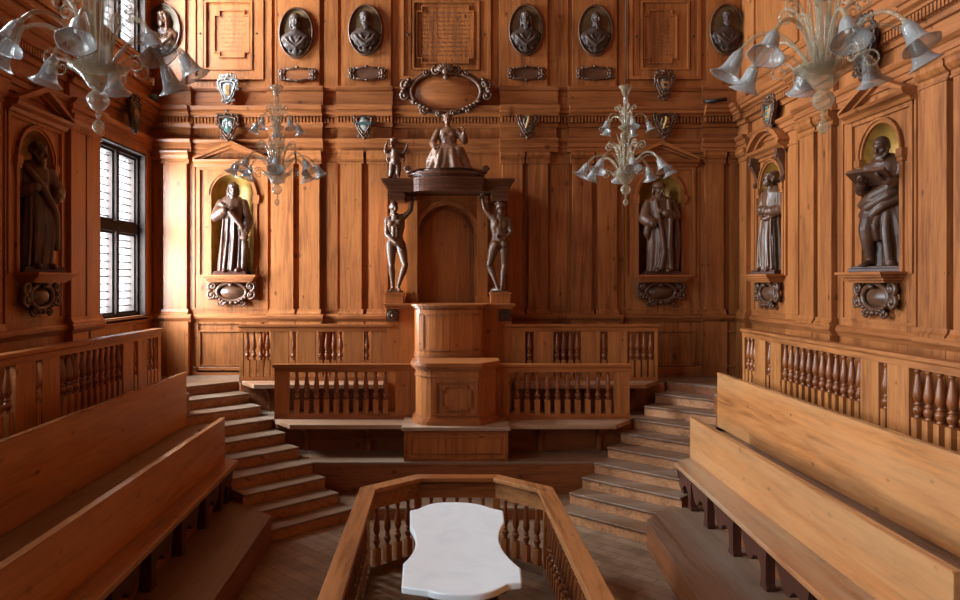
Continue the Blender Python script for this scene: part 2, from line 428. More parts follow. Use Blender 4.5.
def aedicule(W, wall, uc, h, z0, z1, half, kind):
    """moulded arch, jambs and pediment round a niche"""
    zs = z1-h
    mb = MB(W)
    mb.ring_poly(arch_pts(uc, h+.06, zs, 24), arch_pts(uc, h, zs, 24), -.01, .03, closed=False)
    mb.ring_poly(arch_pts(uc, h+.06, zs, 24), arch_pts(uc, h+.035, zs, 24), .0, .048, closed=False)
    for s in (-1, 1):
        a, b = uc+s*h, uc+s*(h+.06)
        mb.box(a, b, -.01, .025, z0, zs-.06)
        mb.box(a-s*.01, uc+s*(h+.1), -.01, .06, zs-.09, zs)
        mb.box(a-s*.01, uc+s*(h+.09), -.01, .045, zs-.14, zs-.09)
    mb.build('niche_arch', M['panel'], wall)
    mb = MB(W); mb.box(uc-half, uc-half+.05, -.01, .035, z0-.02, 5.02); mb.box(uc+half-.05, uc+half, -.01, .035, z0-.02, 5.02)
    mb.box(uc-half, uc+half, -.01, .03, 4.93, 5.0)
    mb.build('niche_jamb', M['panel'], wall)
    mb = MB(W); zb = 5.0
    w = half+.03
    base = [(-.01, zb-.02), (.06, zb-.02), (.09, zb+.02), (.15, zb+.05), (.17, zb+.085), (-.01, zb+.085)]
    mb.ext_u(base, uc-w, uc+w)
    t = .07
    if kind == 'tri':
        ap = zb+.085+.25
        for s in (-1, 1):
            mb.ext_d([(uc+s*w, zb+.085), (uc+s*w, zb+.085+t*.5), (uc, ap+t), (uc, ap)], -.01, .17)
            mb.ext_d([(uc+s*(w-.02), zb+.085), (uc+s*(w-.05), zb+.08), (uc, ap-.045), (uc, ap+.01)], -.01, .08)
    else:
        R = (w*w+.27*.27)/(2*.27); zc = zb+.085+.27-R; a = math.asin(w/R)
        mb.ring_poly(arch_pts(uc, R+.05, zc, 20, pi/2-a, pi/2+a), arch_pts(uc, R-.02, zc, 20, pi/2-a, pi/2+a), -.01, .17, closed=False)
        mb.ring_poly(arch_pts(uc, R-.01, zc, 20, pi/2-a*.95, pi/2+a*.95), arch_pts(uc, R-.07, zc, 20, pi/2-a*.92, pi/2+a*.92), -.01, .08, closed=False)
    mb.build('pediment', M['panel_x'] if W.side == 'back' else M['panel_y'], wall)

NZ0, NZ1, NH = 3.15, 4.86, .36
def rect(u0, u1, z0, z1): return dict(u0=u0, u1=u1, z0=z0, z1=z1, kind='rect')
def arch(uc): return dict(u0=uc-NH, u1=uc+NH, z0=NZ0, z1=NZ1, kind='arch')

def wall(name, W, u0, u1, ops):
    mb = MB(W); skin(mb, u0, u1, -.05, HC, ops)
    if W.side == 'left':
        m2 = MB(lambda u, d, z: W(u, d-.3, z)); skin(m2, u0-.3, u1+.3, -.05, HC, [o for o in ops if o['kind'] == 'rect'], 0); mb.add(m2.v, m2.f) if 0 else (mb.v.extend([]), setattr(mb, 'f', mb.f+[tuple(i+len(mb.v) for i in f) for f in m2.f]), setattr(mb, 'sm', mb.sm+m2.sm), setattr(mb, 'v', mb.v+m2.v))
    else: mb.box(u0-.3, u1+.3, -.62, -.52, -.05, HC)
    return struct(mb.build(name, M['panel'], fix=False))

# niches
NB1, NB2 = bx(232.8), bx(659.5)
NR1, NR2, NLc = 11.2, 8.39, 8.84
WIN_U = (10.38, 12.0)
wins = [(10.38, 12.0, 2.46, 5.12), (10.5, 12.0, 6.7, 9.1), (5.3, 7.0, 2.46, 5.12), (5.3, 7.0, 6.7, 9.1), (.2, 1.9, 2.46, 5.12), (.2, 1.9, 6.7, 9.1)]
wb = wall('wall_back', WB, XL, XR, [arch(NB1), arch(NB2)])
lo = []
wl = wall('wall_left', WL, YF, YB, [arch(NLc), rect(10.38, 12.0, 2.46, 5.12), rect(10.38, 12.0, 6.7, 9.1)] +
          [rect(*w) for w in wins[2:]])
wr = wall('wall_right', WR, YF, YB, [arch(NR1), arch(NR2)])
wf = wall('wall_front', WF, XL, XR, [])
mb = MB(); mb.box(XL-.6, XR+.6, YF-.6, YB+.6, HC, HC+.1); ceil = struct(mb.build('ceiling', M['panel_y']))
mb = MB()
for i in range(8): mb.box(XL, XR, YF+.4+i*1.75, YF+.62+i*1.75, HC-.25, HC)
mb.build('ceiling_rib', M['panel_x'], ceil)
mb = MB(); mb.box(XL-.6, XR+.6, YF-.6, YB+.6, -.1, 0); struct(mb.build('floor', M['floor']))

for W, wl_, lst in ((WB, wb, [(NB1, 'tri'), (NB2, 'tri')]), (WR, wr, [(NR1, 'seg'), (NR2, 'tri')]), (WL, wl, [(NLc, 'tri')])):
    for uc, kd in lst:
        niche_shell(W, uc, NH, NZ0, NZ1, wl_)
        aedicule(W, wl_, uc, NH, NZ0, NZ1, .6 if kd == 'tri' else .52, kd)

P = lambda a, b: (bx(a), bx(b))
bb = [P(152, 193), P(268, 324), P(337, 393), P(499, 557), P(567, 622), P(700, 742)]
entablature(WB, wb, XL, XR, bb, 'x')
entablature(WR, wr, YF, YB, [(11.9, 12.4), (9.28, 10.25), (6.7, 7.65), (3.9, 4.8)], 'y')
entablature(WL, wl, YF, YB, [(9.5, 10.42), (7.2, 8.15)], 'y')
entablature(WF, wf, XL, XR, [], 'x')
for a, b in ((165, 188), (272, 294), (300, 320), (341, 362), (369, 388), (502, 522), (528, 547), (572, 591), (597, 616), (704, 722)):
    pilaster(WB, wb, *P(a, b))
pilaster(WB, wb, bx(153.5), bx(163), .03); pilaster(WB, wb, bx(729), bx(741), .03)
for a, b in ((11.97, 12.25), (9.79, 10.16), (9.34, 9.68), (7.2, 7.58), (6.75, 7.1), (4.3, 4.7)): pilaster(WR, wr, a, b)
for a, b in ((9.97, 10.36), (9.55, 9.93), (7.7, 8.05), (7.25, 7.6)): pilaster(WL, wl, a, b)
# recessed panels between the pilasters and in the dado
mb = MB(WB)
for a, b, y0, y1 in ((199, 264, 366, 330), (158, 187, 366, 330), (637, 695, 366, 330), (706, 737, 366, 330), (197, 262, 372, 322), (277, 330, 372, 330)):
    frame_strip(mb, bx(a), bx(b), bz(y0), bz(y1), .03, 0, .03 if a not in (158, 706) else .125)
for a, b in ((324.5, 337.5), (549.5, 569)):
    mb.box(bx(a)+.03, bx(b)-.03, 0, .012, 2.6, 5.0); frame_strip(mb, bx(a), bx(b), 2.55, 5.05, .02, 0, .02)
frame_strip(mb, bx(193.5), bx(268), 2.56, 5.03, .025, 0, .02)
frame_strip(mb, bx(622), bx(699), 2.56, 5.03, .025, 0, .02)
mb.build('panel_moulding', M['panel'], wb)
mb = MB(WR)
for a, b in ((10.33, 11.82), (7.75, 9.2), (5.0, 6.5)):
    frame_strip(mb, a, b, 2.56, 5.04, .03, 0, .02); frame_strip(mb, a, b, 1.7, 2.25, .03, 0, .03)
    frame_strip(mb, a, b, 6.45, 9.2, .04, 0, .03)
mb.build('panel_moulding', M['panel'], wr)
mb = MB(WL)
for a, b in ((8.2, 9.45),):
    frame_strip(mb, a, b, 2.56, 5.04, .03, 0, .02); frame_strip(mb, a, b, 1.7, 2.25, .03, 0, .03)
    frame_strip(mb, a, b, 6.45, 9.2, .04, 0, .03)
mb.build('panel_moulding', M['panel'], wl)
# upper order of the back wall
mb = MB(WB)
for a, b, d in ((276, 320, .05), (342, 391, .05), (499, 547, .05), (572, 616, .05), (152, 186, .05), (706, 741, .05), (324.5, 338, .025), (552, 568, .025), (264.5, 272, .03), (619, 628, .03)):
    mb.box(bx(a), bx(b), -.01, d, 6.32, HC)
mb.build('upper_panel', M['panel'], wb)

# windows
def window(n, u0, u1, z0, z1, strength):
    W = WL
    mb = MB(W); f = .075
    um = (u0+u1)/2; zt = z0+(z1-z0)*.535
    frame_strip(mb, u0, u1, z0, z1, f, -.2, -.06); frame_strip(mb, u0-.005, u1+.005, z0-.005, z1+.005, .028, -.29, .045)
    mb.box(um-.05, um+.05, -.19, -.05, z0+f, z1-f); mb.box(u0+f, u1-f, -.18, -.055, zt-.08, zt+.08)
    for a, b in ((u0+f, um-.05), (um+.05, u1-f)):
        for c, d in ((z0+f, zt-.08), (zt+.08, z1-f)): frame_strip(mb, a, b, c, d, .035, -.2, -.1)
    o = struct(mb.build('window_%d' % n, M['winframe']))
    pane = MB(W); pane.box(u0+f+.01, u1-f-.01, -.185, -.175, z0+f, z1-f)
    pane.build('glass_pane', M['pane'], o)
    ld = bpy.data.lights.new('daylight', 'AREA'); ld.shape = 'RECTANGLE'; ld.size = u1-u0-.2; ld.size_y = z1-z0-.2; ld.color = (.86, .94, 1.0); ld.energy = strength*11*(u1-u0)*(z1-z0)/4.3; ld.spread = math.radians(146 if n < 3 else 130)
    lo = bpy.data.objects.new('daylight', ld); COL.objects.link(lo); lo.location = W(um, -.42 if n < 3 else -.3, (z0+z1)/2); lo.rotation_euler = (pi/2, 0, -pi/2+(.21 if n < 3 else 0))
    bar = MB(W)
    z = z0+f+.12
    while z < z1-f-.05:
        if abs(z-zt) > .1: bar.box(u0+f, u1-f, -.175, -.165, z-.0105, z+.0105)
        z += .115
    for k in range(1, 6):
        for a, b in ((u0+f, um-.05), (um+.05, u1-f)):
            u = a+(b-a)*k/6; bar.box(u-.007, u+.007, -.175, -.167, z1-f-.2, z1-f)
    bar.build('glazing_bar', M['lead'], o)
    sill = MB(W); sill.box(u0-.05, u1+.05, -.2, .06, z0-.06, z0); sill.build('window_sill', M['panel_y'], o)
    cas = MB(W); frame_strip(cas, u0-.1, u1+.1, z0-.1, z1+.1, .1, 0, .035); cas.build('window_casing', M['panel'], o)
WS = dict(v=9.)
_m, _nt, _P = _mat('old_window_glass')
_t = _nt.nodes.new('ShaderNodeBsdfTransparent'); _t.inputs[0].default_value = (.9, .93, .94, 1)
_P.inputs['Base Color'].default_value = (.8, .85, .88, 1); _P.inputs['Roughness'].default_value = .25
_x = _nt.nodes.new('ShaderNodeMixShader'); _x.inputs[0].default_value = .12
_nt.links.new(_t.outputs[0], _x.inputs[1]); _nt.links.new(_P.outputs[0], _x.inputs[2]); _nt.links.new(_x.outputs[0], _nt.nodes['Material Output'].inputs['Surface'])
M['pane'] = _m
for i, w in enumerate(wins): window(i+1, *w, WS['v']*(3.3, 3.6, .45, 1.4, 1.4, 1.8)[i])
# ------------------------------------------------------------------ tiers, stairs and benches
MIR = lambda x: .26-x
RK = {0: (-3.27, 11.62), 3: (-2.53, 10.78), 6: (-1.79, 9.95), 9: (-1.18, 9.32)}
def Rpt(k):
    a = 3*int(min(k, 8)//3); b = a+3; t = (k-a)/3
    return Vector((RK[a][0]*(1-t)+RK[b][0]*t, RK[a][1]*(1-t)+RK[b][1]*t))
ND = Vector((-.73, -.683)); FW = 1.17
def Lpt(k): return Rpt(k)+ND*FW
ZS = [L3-.145*k for k in range(10)]                # nosing heights; ZS[9] = .145

def flip(poly, s):
    return [(p[0], p[1]) for p in poly] if s < 0 else [(MIR(p[0]), p[1]) for p in poly][::-1]

def staircase(s, label):
    r9 = Rpt(9); base = (r9.x if s < 0 else MIR(r9.x), r9.y, 0)
    t = thing('staircase', label, 'stairs', base, group='corner flights of steps')
    for k in range(1, 10):
        a, c = Rpt(k), Rpt(k-1); ex = ND*(FW+(.02 if s < 0 else .5 if k == 3 else .22)); b, d = a+ex, c+ex
        ax = (c-a).normalized()
        c2, d2 = c+ax*.03, d+ax*.03
        lo = 0 if k >= 7 else (ZS[k]-.5)
        mb = MB(); mb.prism(flip([a, c2, d2, b], s), lo, ZS[k]-.028)
        st = mb.build('step', M['riser'], t)
        a2, b2 = a-ax*.025, b-ax*.025
        mb = MB(); mb.prism(flip([a2, c+ax*.005, d+ax*.005, b2], s), ZS[k]-.028, ZS[k])
        mb.build('tread', M['tread'], st, bevel=.008)
    return t
staircase(-1, 'flight of worn wooden steps rising towards the tall bright window')
staircase(1, 'sunlit flight of worn wooden steps rising to the corner beneath the capped robed statue')

# central stepped platform under the pulpit
ce = thing('stepped_platform', 'central stepped wooden platform carrying the pulpit and the two rows of railings', 'platform', (.13, 10.5, 0))
def span(k, yf, yb, extra=0):                      # footprint between the two flights, from yf back to yb
    def xb(y):                                     # flight boundary at depth y
        pts = [Rpt(i) for i in range(10)]
        for i in range(9):
            p, q = pts[i+1], pts[i]
            if p.y <= y <= q.y: return p.x+(q.x-p.x)*(y-p.y)/(q.y-p.y)
        return pts[9].x if y < pts[9].y else pts[0].x
    ys = [yf]+[Rpt(i).y for i in range(9, -1, -1) if yf < Rpt(i).y < yb]+[yb]
    left = [(xb(y)+.002, y) for y in ys]
    return left+[(MIR(p[0]), p[1]) for p in left[::-1]]
def slab(nm, poly, z0, z1, mtop, mside, parent, lip=.02):
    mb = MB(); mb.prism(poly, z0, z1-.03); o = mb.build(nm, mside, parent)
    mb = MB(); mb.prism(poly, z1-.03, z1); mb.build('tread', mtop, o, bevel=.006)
    return o
slab('platform', span(9, 9.33, 11.6), 0, .145, M['tread'], M['fascia'], ce)
slab('platform', span(6, 9.94, 11.6), .145, L1, M['tread'], M['fascia'], ce)
slab('platform', span(3, 10.68, 11.6), L1, L2, M['tread'], M['fascia'], ce)
# gallery running round the walls
ga = thing('gallery', 'raised wooden walkway running along the foot of the panelled walls', 'gallery', (.1, 12.0, 0))
l0, r0 = Lpt(0), Rpt(0)
poly = [(XL, YF), (-3.62, YF), (-3.62, l0.y-.45), (l0.x+.0, l0.y), (r0.x, r0.y), (-3.2, 11.5), (MIR(-3.2), 11.5), (MIR(r0.x), r0.y), (MIR(l0.x), l0.y), (3.84, l0.y-.45), (3.84, YF), (XR, YF), (XR, YB), (XL, YB)]
mb = MB(); mb.prism(poly, L3-.03, L3); mb.build('walkway', M['tread'], ga)
mb = MB()
for p, q in zip(poly[:11], poly[1:11]):
    mb.add([(p[0], p[1], 0), (q[0], q[1], 0), (q[0], q[1], L3-.03), (p[0], p[1], L3-.03)], [(0, 1, 2, 3)])
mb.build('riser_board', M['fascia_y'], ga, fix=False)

# the side tiers: lower platform, upper platform, bench, parapet
SIDE = {-1: dict(pf=((-2.006, 8.49), (-1.97, 6.25)), sf=((-2.55, 9.07), (-2.418, 5.087)), lb=((-2.746, 9.154), (-2.64, 4.34)), up=((-3.61, 10.24), (-3.516, 5.78))),
        1: dict(pf=((2.32, 8.36), (2.19, 6.25)), sf=((2.83, 8.97), (2.66, 5.087)), lb=((3.107, 9.22), (3.0, 4.266)), up=((3.81, 10.18), (3.78, 5.35)))}
def onl(l, y):
    (a, b), (c, d) = l
    return a+(c-a)*(y-b)/(d-b)
ZP, ZSEAT, ZLB, ZUP = .316, .823, 1.328, 1.763
YN = 4.3
for s in (-1, 1):
    D = SIDE[s]
    side = 'darker' if s < 0 else 'sunlit'
    pf, sf, lb, up = D['pf'], D['sf'], D['lb'], D['up']
    xp = [onl(lb, 9.2), onl(lb, 3.6)]
    t = thing('stepped_platform', ('dark wooden tier under the shaded bench on the window side' if s < 0 else
              'worn wooden tier under the sunlit bench with scrolled feet'), 'platform', (pf[0][0], pf[0][1], 0))
    a = (pf[0][0], pf[0][1]); b = (lb[0][0]-(0 if s < 0 else -0), lb[0][1]+.08)
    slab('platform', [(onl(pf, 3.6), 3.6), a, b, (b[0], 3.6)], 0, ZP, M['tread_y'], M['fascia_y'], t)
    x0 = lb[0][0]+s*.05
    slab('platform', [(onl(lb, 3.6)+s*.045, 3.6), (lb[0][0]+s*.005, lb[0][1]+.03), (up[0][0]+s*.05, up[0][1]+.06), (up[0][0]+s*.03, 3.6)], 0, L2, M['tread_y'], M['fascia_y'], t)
    # parapet
    mb = MB()
    y0 = up[0][1]
    xs = [onl(up, y0), onl(up, 3.4)]
    mb.prism([(xs[0], y0), (xs[0]+s*.05, y0+.03), (xs[1]+s*.05, 3.4), (xs[1], 3.4)], L2, ZUP)
    pr = mb.build('parapet', M['bench'], bevel=.006)
    tag(pr, 'tall shaded plank parapet with a bright top edge on the window side' if s < 0 else 'tall sunlit plank parapet running below the carved railing', 'parapet')
    mb = MB(); mb.prism([(xs[0]-s*.006, y0-.005), (xs[0]+s*.056, y0+.03), (xs[1]+s*.056, 3.4), (xs[1]-s*.006, 3.4)], ZUP-.004, ZUP+.006); mb.build('top_edge', M['cap'], pr)
    # bench
    y1, yn = lb[0][1], YN
    bt = thing('bench', 'long shaded wooden bench with plank back below the window wall' if s < 0 else
               'long sunlit wooden bench with plank back and dark scrolled feet', 'bench', (onl(sf, 7), 7, ZP))
    mb = MB(); xs = [onl(lb, y1), onl(lb, yn)]
    mb.prism([(xs[0], y1), (xs[0]+s*.05, y1), (xs[1]+s*.05, yn), (xs[1], yn)], ZSEAT-.04, ZLB)
    br_ = mb.build('backrest', M['bench'], bt, bevel=.006)
    mb = MB(); mb.prism([(xs[0]-s*.006, y1), (xs[0]+s*.056, y1), (xs[1]+s*.056, yn), (xs[1]-s*.006, yn)], ZLB-.004, ZLB+.006); mb.build('top_edge', M['cap'], br_)
    mb = MB()
    mb.prism([(onl(sf, sf[0][1]), sf[0][1]), (xs[0], y1), (xs[1], yn), (onl(sf, yn), yn)], ZSEAT-.055, ZSEAT)
    mb.build('seat', M['seat'], bt, bevel=.01)
    mb = MB()
    mb.prism([(xs[0], y1), (xs[0]+s*.03, y1), (xs[1]+s*.03, yn), (xs[1], yn)], ZP, ZSEAT-.055)
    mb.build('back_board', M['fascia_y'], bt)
    h = ZSEAT-.055-ZP
    # foot, post and a lobed wing that runs back along the underside of the seat
    full = [(-.075, 0), (.065, 0), (.065, .03), (.045, .055), (.045, .12)]
    for i in range(9):                             # round cut beside the post
        a = pi-pi*.8*i/8; full.append((.145+.10*cos(a), .14+.10*sin(a)))
    full += [(.25, .165), (.30, .155), (.36, .185), (.41, .25), (.45, .33), (.50, .40), (.52, h)]
    full += [(-.13, h), (-.12, h-.04), (-.075, h-.08), (-.055, h-.15), (-.055, .06), (-.075, .03)]
    for y in (9.02, 8.72, 8.10, 7.30, 6.48, 5.66, 4.86):
        xq = onl(sf, y)+s*.11
        mp = lambda u, d, z, xq=xq, y=y, s=s: (xq+s*d, y+u, ZP+z)
        if y > 9: ol = [(min(p[0], .06), p[1]) for p in full if p[0] < .3]; ol = [q for k_, q in enumerate(ol) if k_ == 0 or q != ol[k_-1]]; ol = [(-.075, 0), (.065, 0), (.065, .03), (.045, .055), (.045, h), (-.13, h), (-.12, h-.04), (-.075, h-.08), (-.055, h-.15), (-.055, .06), (-.075, .03)]
        else: ol = full
        mb = MB(mp); mb.ext_d(ol, 0, .085)
        mb.build('leg', M['darkleg'], bt)

# ------------------------------------------------------------------ balustrades
BP = [(.022, 0), (.03, .004), (.03, .02), (.018, .03), (.03, .05), (.040, .085), (.043, .11), (.034, .14), (.019, .155), (.032, .165), (.032, .18), (.017, .195),
      (.029, .222), (.039, .262), (.042, .295), (.039, .345), (.032, .42), (.025, .49), (.02, .55), (.018, .58), (.028, .59), (.028, .605), (.02, .615), (.02, .63)]
def baluster_mesh(h, w, blk, name, seg=12):
    mb = MB(); k = (h-blk)/.63
    mb.box(-w/2, w/2, -w/2, w/2, 0, blk)
    mb.lathe([(r*w/.075, blk+z*k) for r, z in BP], (0, 0, 0), seg)
    me = mb.mesh(name, M['turned']); me.materials.append(M['post'])
    for i in range(6): me.polygons[i].material_index = 1
    return me
def rail_run(t, along, base, u_of, u0, u1, zf, zt, posts, bals, bm_, depth=.09, capm=None, postm=None, foot=.09):
    """straight balustrade; base is the fixed coordinate of its centre line"""
    if along == 'x': mp = lambda u, d, z: (u, base-d, z)
    else: mp = lambda u, d, z: (base+d, u, z)
    capm = capm or (M['rail_x'] if along == 'x' else M['rail_y'])
    mb = MB(mp); mb.ext_u([(-depth*.75, zt-.035), (-depth*.62, zt-.05), (depth*.62, zt-.05), (depth*.75, zt-.035), (depth*.75, zt), (-depth*.75, zt)], u0-.02, u1+.02)
    mb.box(u0, u1, -depth*.5, depth*.5, zt-.115, zt-.05)
    mb.build('top_rail', capm, t)
    mb = MB(mp); mb.box(u0, u1, -depth*.55, depth*.55, zf, zf+foot); mb.build('bottom_rail', capm, t)
    for a, b in posts:
        mb = MB(mp); mb.box(a, b, -depth*.42, depth*.42, zf+foot, zt-.115); mb.build('post_panel', M['post'], t)
    for u in bals:
        linked('baluster', bm_, t, mp(u, 0, zf+foot))
HB = .916
bal_u = baluster_mesh(HB-.115-.09, .075, .26, 'baluster')
bal_l = baluster_mesh(.83-.115-.09, .075, .20, 'baluster')
# upper back rows
YU, YLW = 11.52, 10.72
xu = lambda p: bx(p, YU)
t = thing('balustrade', 'upper balustrade with paired panels below the long-haired statue', 'balustrade', (xu(315), YU, L3))
rail_run(t, 'x', YU, None, xu(240), xu(392), L3, L3+HB, [(xu(240), xu(243.5)), (xu(271), xu(289)), (xu(298), xu(316)), (xu(344), xu(362.5)), (xu(371.5), xu(392))],
         [xu(q) for q in (247.5, 254, 261.2, 267.8, 293.5, 320, 327, 334, 340.5, 367)], bal_u)
t = thing('balustrade', 'upper balustrade with paired panels below the capped robed statue', 'balustrade', (xu(580), YU, L3))
rail_run(t, 'x', YU, None, xu(506), xu(657), L3, L3+HB, [(xu(506), xu(525)), (xu(533.5), xu(553)), (xu(580.5), xu(599.5)), (xu(607.5), xu(626.7)), (xu(654), xu(657))],
         [xu(q) for q in (529.3, 557, 563.5, 570.3, 577, 603.5, 631, 637.5, 644, 650.5)], bal_u)
xl = lambda p: bx(p, YLW)
ZLT = CZ-83*YLW/F
bal_l = baluster_mesh(ZLT-L2-.115-.09, .075, .20, 'baluster')
t = thing('balustrade', 'lower balustrade beside the pulpit on the window side', 'balustrade', (xl(343), YLW, L2))
rail_run(t, 'x', YLW, None, xl(275), xl(417), L2, ZLT, [(xl(275), xl(289.5)), (xl(395.5), xl(417))], [xl(297+i*9.85) for i in range(10)], bal_l)
t = thing('balustrade', 'lower balustrade beside the pulpit on the side of the sunlit steps', 'balustrade', (xl(567), YLW, L2))
rail_run(t, 'x', YLW, None, xl(491), xl(629), L2, ZLT, [(xl(491), xl(509.5)), (xl(614), xl(629))], [xl(517+i*10.1) for i in range(10)], bal_l)
# side balustrades
t = thing('balustrade', 'long sunlit balustrade of turned balusters below the book-reading statue', 'balustrade', (4.31, 8, L3))
pp = [(10.38, 10.45), (9.71, 10.04), (9.26, 9.56), (7.18, 7.49), (6.71, 7.04), (4.62, 4.95), (4.15, 4.48)]
bb_ = [10.31, 10.19, 10.08, 9.635]+[9.2-.149*i for i in range(12)]+[7.11]+[6.64-.15*i for i in range(12)]+[4.55]
rail_run(t, 'y', 4.31, None, 3.6, 10.45, L3, L3+HB, pp, bb_, bal_u)
t = thing('balustrade', 'long shaded balustrade of turned balusters below the tall bright window', 'balustrade', (-4.11, 8, L3))
pp = [(10.4, 10.5), (9.72, 10.01), (9.27, 9.57), (7.4, 7.74), (6.94, 7.28), (4.9, 5.2)]
bb_ = [10.33, 10.2, 10.08, 9.645]+[9.19-.149*i for i in range(10)]+[7.34]+[6.87-.15*i for i in range(12)]
rail_run(t, 'y', -4.11, None, 3.6, 10.5, L3, L3+HB, pp, bb_, bal_u)

# ledge seats in front of the back balustrades
def ledge(label, x0, x1, y0, y1, z, zf, cl, cr, brk):
    t = thing('ledge_bench', label, 'bench', ((x0+x1)/2, y1, zf))
    c = .3
    poly = [(x0, y1), (x0+(c if cl else 0), y0), (x1-(c if cr else 0), y0), (x1, y1)]
    mb = MB(); mb.prism(poly, z-.065, z); mb.build('seat', M['seat_x'], t, bevel=.008)
    for b in brk:
        mp = lambda u, d, zz, b=b: (b+d, u, zz)
        prof = [(y1, zf), (y1-.06, zf), (y1-.05, zf+.1)]
        for i in range(7):
            a = pi/2*i/6; prof.append((y1-.05-(y1-y0-.12)*(1-cos(a)), zf+.1+(z-.1-zf-.1)*sin(a)))
        prof += [(y0+.06, z-.065), (y1, z-.065)]
        m2 = MB(mp); m2.ext_u_(prof, -.03, .03) if False else None
        n = len(prof)
        m3 = MB(); m3.add([(b-.03, p[0], p[1]) for p in prof]+[(b+.03, p[0], p[1]) for p in prof],
                          [tuple(range(n)), tuple(range(n, 2*n))[::-1]]+[(i, n+i, n+(i+1) % n, (i+1) % n) for i in range(n)])
        m3.build('bracket', M['fascia'], t)
M['seat_x'] = wood('worn_ledge_seat', (.38, .19, .10), 'X', rough=.36, wear=(.42, .32, .23, .9), cscale=.8)
ledge('ledge bench under the lower balustrade on the window side', -2.47, -.55, 10.26, 10.67, CZ-2.02, L1, True, False, (-2.0, -1.1))
ledge('ledge bench under the lower balustrade on the side of the sunlit steps', .85, 2.72, 10.26, 10.67, CZ-2.02, L1, False, True, (1.4, 2.25))
ledge('ledge bench behind the lower balustrade on the window side', -3.18, -.9, 11.05, 11.47, L3+.03, L2, True, False, (-2.75, -2.0, -1.2))
ledge('ledge bench behind the lower balustrade on the side of the sunlit steps', 1.1, 3.35, 11.05, 11.47, L3+.03, L2, False, True, (1.5, 2.2, 2.95))

# ------------------------------------------------------------------ enclosure and marble table
EZ = .906
PE = [(-.845, 3.9), (-.872, 7.58), (-.31, 8.09), (.598, 8.09), (1.132, 7.58), (1.16, 3.9)]
PE = [(-.40, 3.4)] + PE + [(.70, 3.4)]
en = thing('enclosure_railing', 'low pine railing enclosing the white marble table', 'railing', (.15, 6, 0))
def inset(poly, d):                                # shift the closed outline inward (outline listed clockwise seen from above)
    n = len(poly); out = []
    for i in range(n):
        a, b, c = Vector(poly[i-1]), Vector(poly[i]), Vector(poly[(i+1) % n])
        e1, e2 = (b-a).normalized(), (c-b).normalized()
        n1, n2 = Vector((e1.y, -e1.x)), Vector((e2.y, -e2.x))
        m = (n1+n2).normalized(); out.append(tuple(b+m*(d/max(.3, m.dot(n1)))))
    return out
NE = len(PE)
def wallstrip(d0, d1, z0, z1, nm, mat, bev=0):
    o_, i_ = inset(PE, d0), inset(PE, d1)
    for k in range(NE):
        j = (k+1) % NE
        mb = MB(); mb.prism([o_[k], o_[j], i_[j], i_[k]], z0, z1); mb.build(nm, mat if k in (0, 1, 2, 4, 5, 6, 7) else M['rail_x'], en, bevel=bev)
wallstrip(0, .165, EZ-.045, EZ, 'top_rail', M['encl'], .006)
wallstrip(.03, .085, EZ-.235, EZ-.045, 'apron', M['encl'])
wallstrip(.02, .11, .0, .08, 'bottom_rail', M['tread_y'])
mid = inset(PE, .062)
for k in range(NE):
    p = mid[k]; mb = MB()
    mb.box(p[0]-.04, p[0]+.04, p[1]-.04, p[1]+.04, .08, EZ-.235); mb.build('post', M['post'], en)
bal_e = baluster_mesh(EZ-.235-.08, .068, .17, 'baluster')
for k in range(NE):
    a, b = Vector(mid[k]), Vector(mid[(k+1) % NE]); ln = (b-a).length; n = max(1, int((ln-.1)/.142)); ang = math.atan2(b.y-a.y, b.x-a.x)
    for i in range(n):
        q = a+(b-a)*(.5+(i-(n-1)/2)*.142/ln)
        linked('baluster', bal_e, en, (q.x, q.y, .08), ang)

ZT = CZ-2.196
def tp(px, py): Y = 2.196*F/(py-CY); return ((px-CX)*Y/F, Y)
def bez(a, c, b, n=8): return [((1-t)**2*a[0]+2*t*(1-t)*c[0]+t*t*b[0], (1-t)**2*a[1]+2*t*(1-t)*c[1]+t*t*b[1]) for t in [i/n for i in range(n)]]
A_ = tp(410, 510.2); B_ = tp(503.3, 510.5); C_ = tp(504.6, 522.5); D_ = tp(520.8, 568); E_ = tp(522, 582); F_ = tp(401.5, 586.5); G_ = tp(403.2, 563); H_ = tp(410, 526.5)
tb = []
tb += [A_]+bez(tp(418, 508.5), tp(430, 502), tp(445, 502))+bez(tp(445, 502), tp(475, 501), tp(490, 507.5))+[tp(490, 507.5), B_]
tb += bez(C_, tp(488, 543), D_, 10)+[D_]
tb += [E_]+bez(tp(508, 583.5), tp(490, 594.5), tp(470, 594.5))+bez(tp(470, 594.5), tp(440, 594.5), tp(428, 590))+[tp(428, 590)]
tb += [F_]+bez(G_, tp(424, 545), H_, 10)+[H_]
dt = thing('dissection_table', 'white marble-topped dissection table with scalloped outline', 'table', (.17, 6.1, 0))
mb = MB(); mb.prism(tb[::-1], ZT-.055, ZT); mb.build('marble_top', M['marble'], dt, bevel=.012)
mb = MB(); cx_ = .17
for (x0, x1, y0, y1, z0, z1) in ((-.28, .32, 5.42, 7.0, ZT-.13, ZT-.055), (-.2, .26, 5.6, 6.8, .12, ZT-.13), (-.3, .36, 5.45, 6.95, 0, .12)):
    mb.box(cx_+x0-.02, cx_+x1-.02, y0, y1, z0, z1)
mb.build('table_base', M['darkleg'], dt, bevel=.015)

# ------------------------------------------------------------------ the pulpit (cathedra)
YC = 11.75
xc = lambda p: bx(p, YC)
zc = lambda p: bz(p, YC)
ca = thing('pulpit', 'tall pine pulpit with arched recess, curved desk and dark canopy', 'pulpit', (.15, 11, L1))
def moulded(mb, poly_fn, layers):                  # stacked prisms of growing outline
    for grow, z0, z1 in layers: mb.prism(poly_fn(grow), z0, z1)
